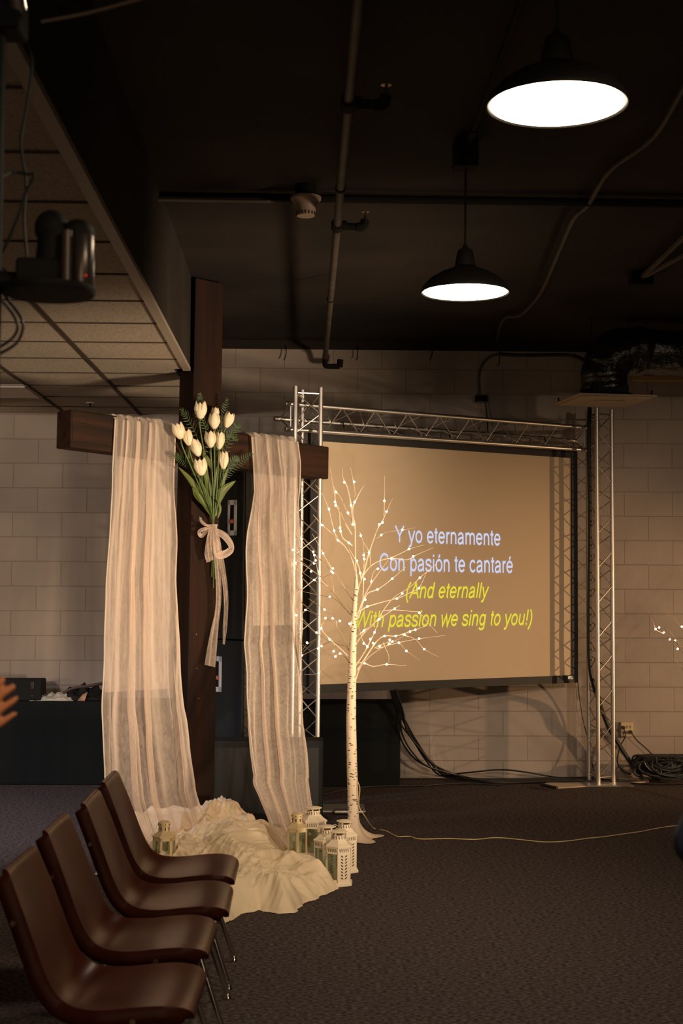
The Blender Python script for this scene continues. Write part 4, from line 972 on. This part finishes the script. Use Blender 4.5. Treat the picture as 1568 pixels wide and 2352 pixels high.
m.build('socket_slots', M_cut, t, smooth=False)
for px, py, pts in ((1430, 1671, [(1436, 1690), (1424, 1715), (1417, 1750), (1432, 1772), (1448, 1778)]), (1447, 1681, [(1462, 1700), (1480, 1716), (1498, 1733), (1512, 1745)])):
    a = atY(px, py, WY-.055); tt = thing('plug_lead', (a.x, a.y, a.z), 'x', 'power lead', world=True)
    tt['label'] = 'black power lead from the upper left socket curving down to the truss foot' if px == 1430 else 'black power lead from the lower right socket running to the cable coil'
    MB().tube([a+V(0, .006, 0), a+V(0, -.03, 0)], .014, 10).build('plug', M_rubber, tt)
    MB().tube(spline([a+V(0, -.02, 0)]+[atY(x, y, WY-.07) for x, y in pts], 6), .0055, 8).build('lead', M_rubber, tt)
cc = atZ(1516, 1799, 0)
m = MB(); rr = random.Random(3)
for k in range(64):
    R1 = rr.uniform(.03, .25); hx = rr.uniform(-.04, .05); z0 = rr.uniform(.04, .13)+(.25-R1)*.25; tl = rr.uniform(.25, .85); R2 = R1*rr.uniform(.5, .8)
    pts = []
    for q in range(25):
        a_ = 2*PI*q/24+k; pts.append(V(cc.x+.04+hx+R1*math.cos(a_), 11.58+.07*math.cos(a_+k)*.8, .02+max(0, min(.24, z0+tl*.16*(1+math.sin(a_)))-.05)))
    m.tube(pts, rr.uniform(.008, .013), 7)
one(m, 'cable_coil', M_rubber, 'pile of coiled black cables on the floor at the right against the wall', 'cable coil')
cable([atZ(1405, 1795, .01), atZ(1440, 1798, .01), atZ(1490, 1801, .01), atZ(1540, 1801, .01), atZ(1620, 1800, .01)], .006, 'black cable lying on the floor in front of the cable coil')
W = [atZ(1245, 1803, .0), atZ(1277, 1812, .0), atZ(1400, 1804, 0), atZ(1490, 1797, 0), atZ(1490, 1787, 0), atZ(1300, 1789, 0)]
one(MB().add([p+V(0, 0, .001) for p in W]+[p+V(0, 0, .008) for p in W], [(6, 7, 8, 9, 10, 11), (5, 4, 3, 2, 1, 0)]+[(i, (i+1) % 6, (i+1) % 6+6, i+6) for i in range(6)]), 'floor_board', M_board, 'flat beige board on the carpet under the foot of the right truss tower', 'board', smooth=False)
a = atZ(1262, 1807, 0)
one(MB().tube([atZ(1243, 1802, .02), atZ(1279, 1810, .02)], .012, 10), 'power_strip', M_rubber, 'short black cable end lying at the left corner of the beige board', 'plug')
# conduit and box on the wall above the screen
a = atY(1105, 916, WY-.03)
t = thing('wall_box', (a.x, WY, a.z-.03), 'small dark wall box fed by a bent flexible conduit above the screen truss', 'electrical box', world=True)
MB().box((a.x-.05, WY-.05, a.z-.03), (a.x+.05, WY, a.z+.03)).build('box_body', M_dkpipe, t, smooth=False, bevel=.004)
MB().box((a.x-.045, WY-.055, a.z-.033), (a.x+.045, WY-.048, a.z-.024)).build('box_cover', M_brass, t, smooth=False)
cpts = spline([atY(1102, 905, WY-.025), atY(1100, 870, WY-.025), atY(1106, 840, WY-.025), atY(1125, 820, WY-.025), atY(1150, 812, WY-.03)], 16)
MB().tube(cpts, [.010+.002*(i % 2) for i in range(len(cpts))], 8).build('flexible_conduit', M_conduit, t)
cable([atY(1114, 922, WY-.06), atY(1117, 945, WY-.07), atY(1119, 975, WY-.1), atY(1120, 1000, WY-.2)], .005, 'black cord hanging from the wall box above the screen')
cable([atY(1148, 813, WY-.06), atY(1200, 816, WY-.07), atY(1280, 815, WY-.07), atY(1320, 818, WY-.1), atY(1345, 830, WY-.2)], .014, 'black cable bundle running along the wall head to the air duct')

# ---------------------------------------------------------------- near rig at the left edge
FY = 3.0
c0 = atY(2, 400, FY)
t = thing('lighting_pole', (c0.x-.025, FY, .0), 'blurred black vertical lighting pole at the left edge of the frame', 'pole')
MB().tube([(0, 0, 1.95), (0, 0, CEIL)], .031, 16).build('pole', M_black, t)
pz = atY(40, 40, FY)
MB().box((-.02, -.05, pz.z-.04), (.07, .05, pz.z+.05)).build('ceiling_clamp', M_black, t, smooth=False, bevel=.01)
MB().tube([(.06, -.03, pz.z+.01), (.06, -.055, pz.z+.03)], .022, 10).build('clamp_bolt', M_chrome, t)
def L(px, py, Y=FY): return atY(px, py, Y)
a = L(110, 665)
t = thing('moving_head_light', (a.x, FY, a.z), 'blurred small black stage light on its mounting plate at the left edge', 'stage light', world=True)
MB().lathe([(.02, -.012), (.095, -.012), (.10, -.004), (.10, .004), (.02, .010)], L(112, 665), 32).build('mounting_plate', M_black, t)
MB().tube([L(-30, 640), L(60, 650)], .02, 10).build('bracket', M_black, t)
MB().box(tuple(L(42, 652)+V(0, -.04, 0)), tuple(L(165, 600)+V(0, .04, 0))).build('lamp_base', M_black, t, smooth=False, bevel=.008)
MB().lathe([(.022, .0), (.025, .005), (.025, .11), (.02, .118)], L(190, 665)+V(-.0, -.01, 0), 24).build('lamp_barrel', mat('satin_dark_metal', (.10, .08, .07), .3, .7), t)
MB().lathe([(.012, .0), (.012, .11)], L(160, 660)+V(-.0, -.045, 0), 24).build('yoke_arm', mat('satin_dark_metal_2', (.08, .06, .05), .4, .6), t)
MB().ball(L(180, 535), .034, 20, (1, 1, .85)).build('lamp_head', M_black, t)
MB().ball(L(118, 525), .036, 20, (1, .9, 1.1)).build('lamp_head', M_black, t)
MB().tube([L(118, 600), L(125, 530)], .034, 16).build('yoke_arm', M_black, t)
MB().ball(L(203, 641)+V(0, -.036, 0), .0025, 8).build('status_light', emit('red_led', (1, .05, .04), .5), t)
for i, cp in enumerate(([(0, 408), (30, 396), (62, 400), (78, 402), (60, 440), (40, 500), (10, 570), (-10, 600)], [(-10, 680), (18, 705), (40, 745), (30, 775), (-5, 800)], [(-10, 650), (20, 690), (52, 740), (40, 785), (0, 812), (-20, 820)], [(2, 40), (30, 60), (70, 120), (72, 170), (60, 250), (48, 330), (60, 420), (55, 500), (62, 590)])):
    one(MB().tube(spline([L(x, y, FY+(.05+.02*i if k_ else 0)) for k_, (x, y) in enumerate(cp)], 6), .0035, 6), 'rig_cable', M_rubber,
        ['blurred dark cable crossing above the stage light at the left edge', 'inner blurred cable loop hanging below the stage light', 'outer blurred cable loop hanging below the stage light', 'blurred thin cable hanging beside the lighting pole'][i], 'cable')
one(MB().tube(spline([L(95, 50), L(200, 30), L(320, -2), L(450, -40)], 30), .004, 6), 'safety_rope', mat('tan_rope', (.14, .10, .07), .8), 'thin tan rope rising right from the clamp in the top left corner', 'rope')

# ---------------------------------------------------------------- people at the frame edges
def caps(m, a, b, ra, rb, n=14):
    a = Vector(a); b = Vector(b); m.tube([a, b], [ra, rb], n); m.ball(a, ra, n); m.ball(b, rb, n)
def remesh(m, name, material, parent, vox):
    o = m.build(name, material, parent, smooth=False)
    d = o.modifiers.new('r', 'REMESH'); d.mode = 'VOXEL'; d.voxel_size = vox; d.use_smooth_shade = True
    s = o.modifiers.new('s', 'SMOOTH'); s.iterations = 4; s.factor = .5
    return o
def hand(m, wrist, d, up, sgn, tips=None):
    """palm along d, fingers stacked along up; sgn = side the palm faces"""
    d = d.normalized(); up = (up-d*up.dot(d)).normalized(); pn = d.cross(up)*sgn
    pc = wrist+d*.085
    for k in range(4):
        o = up*(.027-.0192*k); caps(m, wrist+o*.55+d*.01, wrist+o+d*.088, .015, .0115, 10)
        l = (.070, .078, .072, .056)[k]; r = .0088-.0006*k
        p0 = wrist+o+d*.088; p1 = p0+(d+up*(.03-.02*k)+pn*.10).normalized()*l*.45; p2 = p1+(d+up*(.03-.02*k)+pn*.28).normalized()*l*.32; p3 = p2+(d+pn*.45).normalized()*l*.25
        caps(m, p0, p1, r+.001, r, 10); caps(m, p1, p2, r, r-.0008, 10); caps(m, p2, p3, r-.0008, r-.0016, 10)
    t0 = wrist+up*.022+d*.02; t1 = t0+(d*.6+up*.8+pn*.35).normalized()*.045; t2 = t1+(d*.85+up*.45+pn*.25).normalized()*.032; t3 = t2+d*.024
    caps(m, t0, t1, .014, .0105, 10); caps(m, t1, t2, .0105, .009, 10); caps(m, t2, t3, .009, .0075, 10)
def person(loc, rz, label, wrists, hand_dirs, elbows, top_m, leg_m, hair_m, h=1.70):
    t = thing('person', loc, label, 'person'); t.rotation_euler = (0, 0, 0); o = Vector(loc)
    R = Matrix.Rotation(rz, 3, 'Z')            # local: x right, y forward
    def W(x, y, z): return R @ V(x, y, z*h/1.7)
    m = MB()
    hd = W(0, .03, 1.575)
    m.ball(hd, .105, 20, (.74, .9, 1.12)); m.ball(hd+W(0, .045, -.065), .055, 16, (.95, .9, .9)); m.ball(hd+W(0, .098, -.02), .014, 10, (.8, 1.2, 1.5))
    for s in (-1, 1):
        m.ball(hd+W(s*.078, 0, -.015), .022, 10, (.4, .8, 1.3)); m.ball(hd+W(s*.032, .082, .012), .016, 10)
    m.ball(hd+W(0, .094, -.062), .016, 10, (1.5, .6, .5))
    caps(m, W(0, -.005, 1.40), W(0, .01, 1.52), .058, .052)
    sh = [W(-.17, 0, 1.395), W(.17, 0, 1.395)]
    caps(m, sh[0], sh[1], .055, .055); caps(m, W(0, 0, 1.33), W(0, 0, 1.05), .13, .115, 20); caps(m, W(-.06, .0, 1.28), W(.06, 0, 1.28), .11, .11, 20); caps(m, W(-.06, 0, .93), W(.06, 0, .93), .115, .115, 20)
    cl = MB(); cl.v = []
    caps(cl, sh[0], sh[1], .066, .066); caps(cl, W(0, 0, 1.34), W(0, 0, .97), .142, .135, 20); caps(cl, W(-.065, 0, 1.27), W(.065, 0, 1.27), .122, .122, 20); caps(cl, W(-.06, 0, .95), W(.06, 0, .95), .125, .125, 20)
    tr = MB(); shoe = MB()
    for s, wr, hdv, el in ((0, wrists[0], hand_dirs[0], elbows[0]), (1, wrists[1], hand_dirs[1], elbows[1])):
        w_ = Vector(wr)-o; e_2 = Vector(el)-o
        caps(m, sh[s], e_2, .046, .036); caps(m, e_2, w_, .036, .025); hand(m, w_, hdv[0], hdv[1], hdv[2])
        caps(cl, sh[s], e_2, .060, .050); caps(cl, e_2, lerp(e_2, w_, .93), .050, .034)
    for s in (-1, 1):
        hp = W(s*.09, 0, .88); kn = W(s*.10, .02, .48); an = W(s*.10, -.01, .08)
        caps(m, hp, kn, .078, .05); caps(m, kn, an, .052, .034); caps(m, an-V(0, 0, .02), an+W(0, .14, -.045/h*1.7*0)-V(0, 0, .04), .035, .03)
        caps(tr, hp, kn, .094, .066); caps(tr, kn, an+V(0, 0, .02), .064, .056)
        q = W(s*.10, 0, 0); shoe.ball(q+W(0, .05, .045), .05, 16, (1, 2.6, .85))
    caps(tr, W(-.05, 0, .90), W(.05, 0, .90), .13, .13, 20)
    remesh(m, 'body', M_skin, t, .0042); remesh(cl, 'shirt', top_m, t, .012); remesh(tr, 'trousers', leg_m, t, .014)
    shoe.v = [V(p.x, p.y, max(p.z, .003)) for p in shoe.v]; shoe.build('shoes', M_black, t)
    hr = MB(); hr.ball(hd+W(0, -.018, .03), .112, 24, (.80, .92, 1.0)); hr.v = [p for p in hr.v]
    for p in hr.v:
        l = R.transposed() @ (p-hd)
        if l.y > .02 and l.z < .06: p += W(0, -.05, 0)
        p += V(*noise.noise_vector(p*40))*.004
    hr.build('hair', hair_m, t)
    return t
M_navy = mat('navy_fabric', (.010, .014, .030), .9, bump=(60, .4, .003)); M_grey = mat('dark_trousers', (.02, .02, .022), .9); M_hair = mat('dark_hair', (.02, .012, .008), .5)
M_green = mat('dark_green_fabric', (.02, .03, .024), .9)
# clapping person, only the fingers reach into the frame
ft = atY(33, 1590, 2.5)
d1 = V(.80, .06, .55).normalized(); up1 = V(-.50, -.1, .80)
w1 = ft-d1*.165
w2 = w1+V(-.03, .055, -.01)
person((-.98, 2.28, 0), -.55, 'person mostly outside the left edge, clapping, with only the fingers showing', (w2+V(-.01, .0, 0), w1), ((d1, up1, 1), (d1, up1, -1)), ((-1.06, 2.56, 1.12), (-.78, 2.20, 1.12)), M_green, M_grey, M_hair)
# person right of the frame, elbow just inside
eb = atY(1546, 1935, 2.5)
R0 = V(1.0, 2.46, 0)
person(tuple(R0), 0, 'person in dark navy long sleeves at the right edge, only the elbow showing', (V(R0.x-.02, 2.78, 1.20), V(R0.x+.06, 2.80, 1.20)), ((V(.5, .5, .6), V(-.5, .2, .8), 1), (V(-.5, .5, .6), V(.5, .2, .8), -1)), ((eb.x+.048, 2.5, eb.z), (R0.x+.32, 2.5, 1.12)), M_navy, M_grey, M_hair)
for o in bpy.data.objects:
    if '_o' in o.keys(): del o['_o']
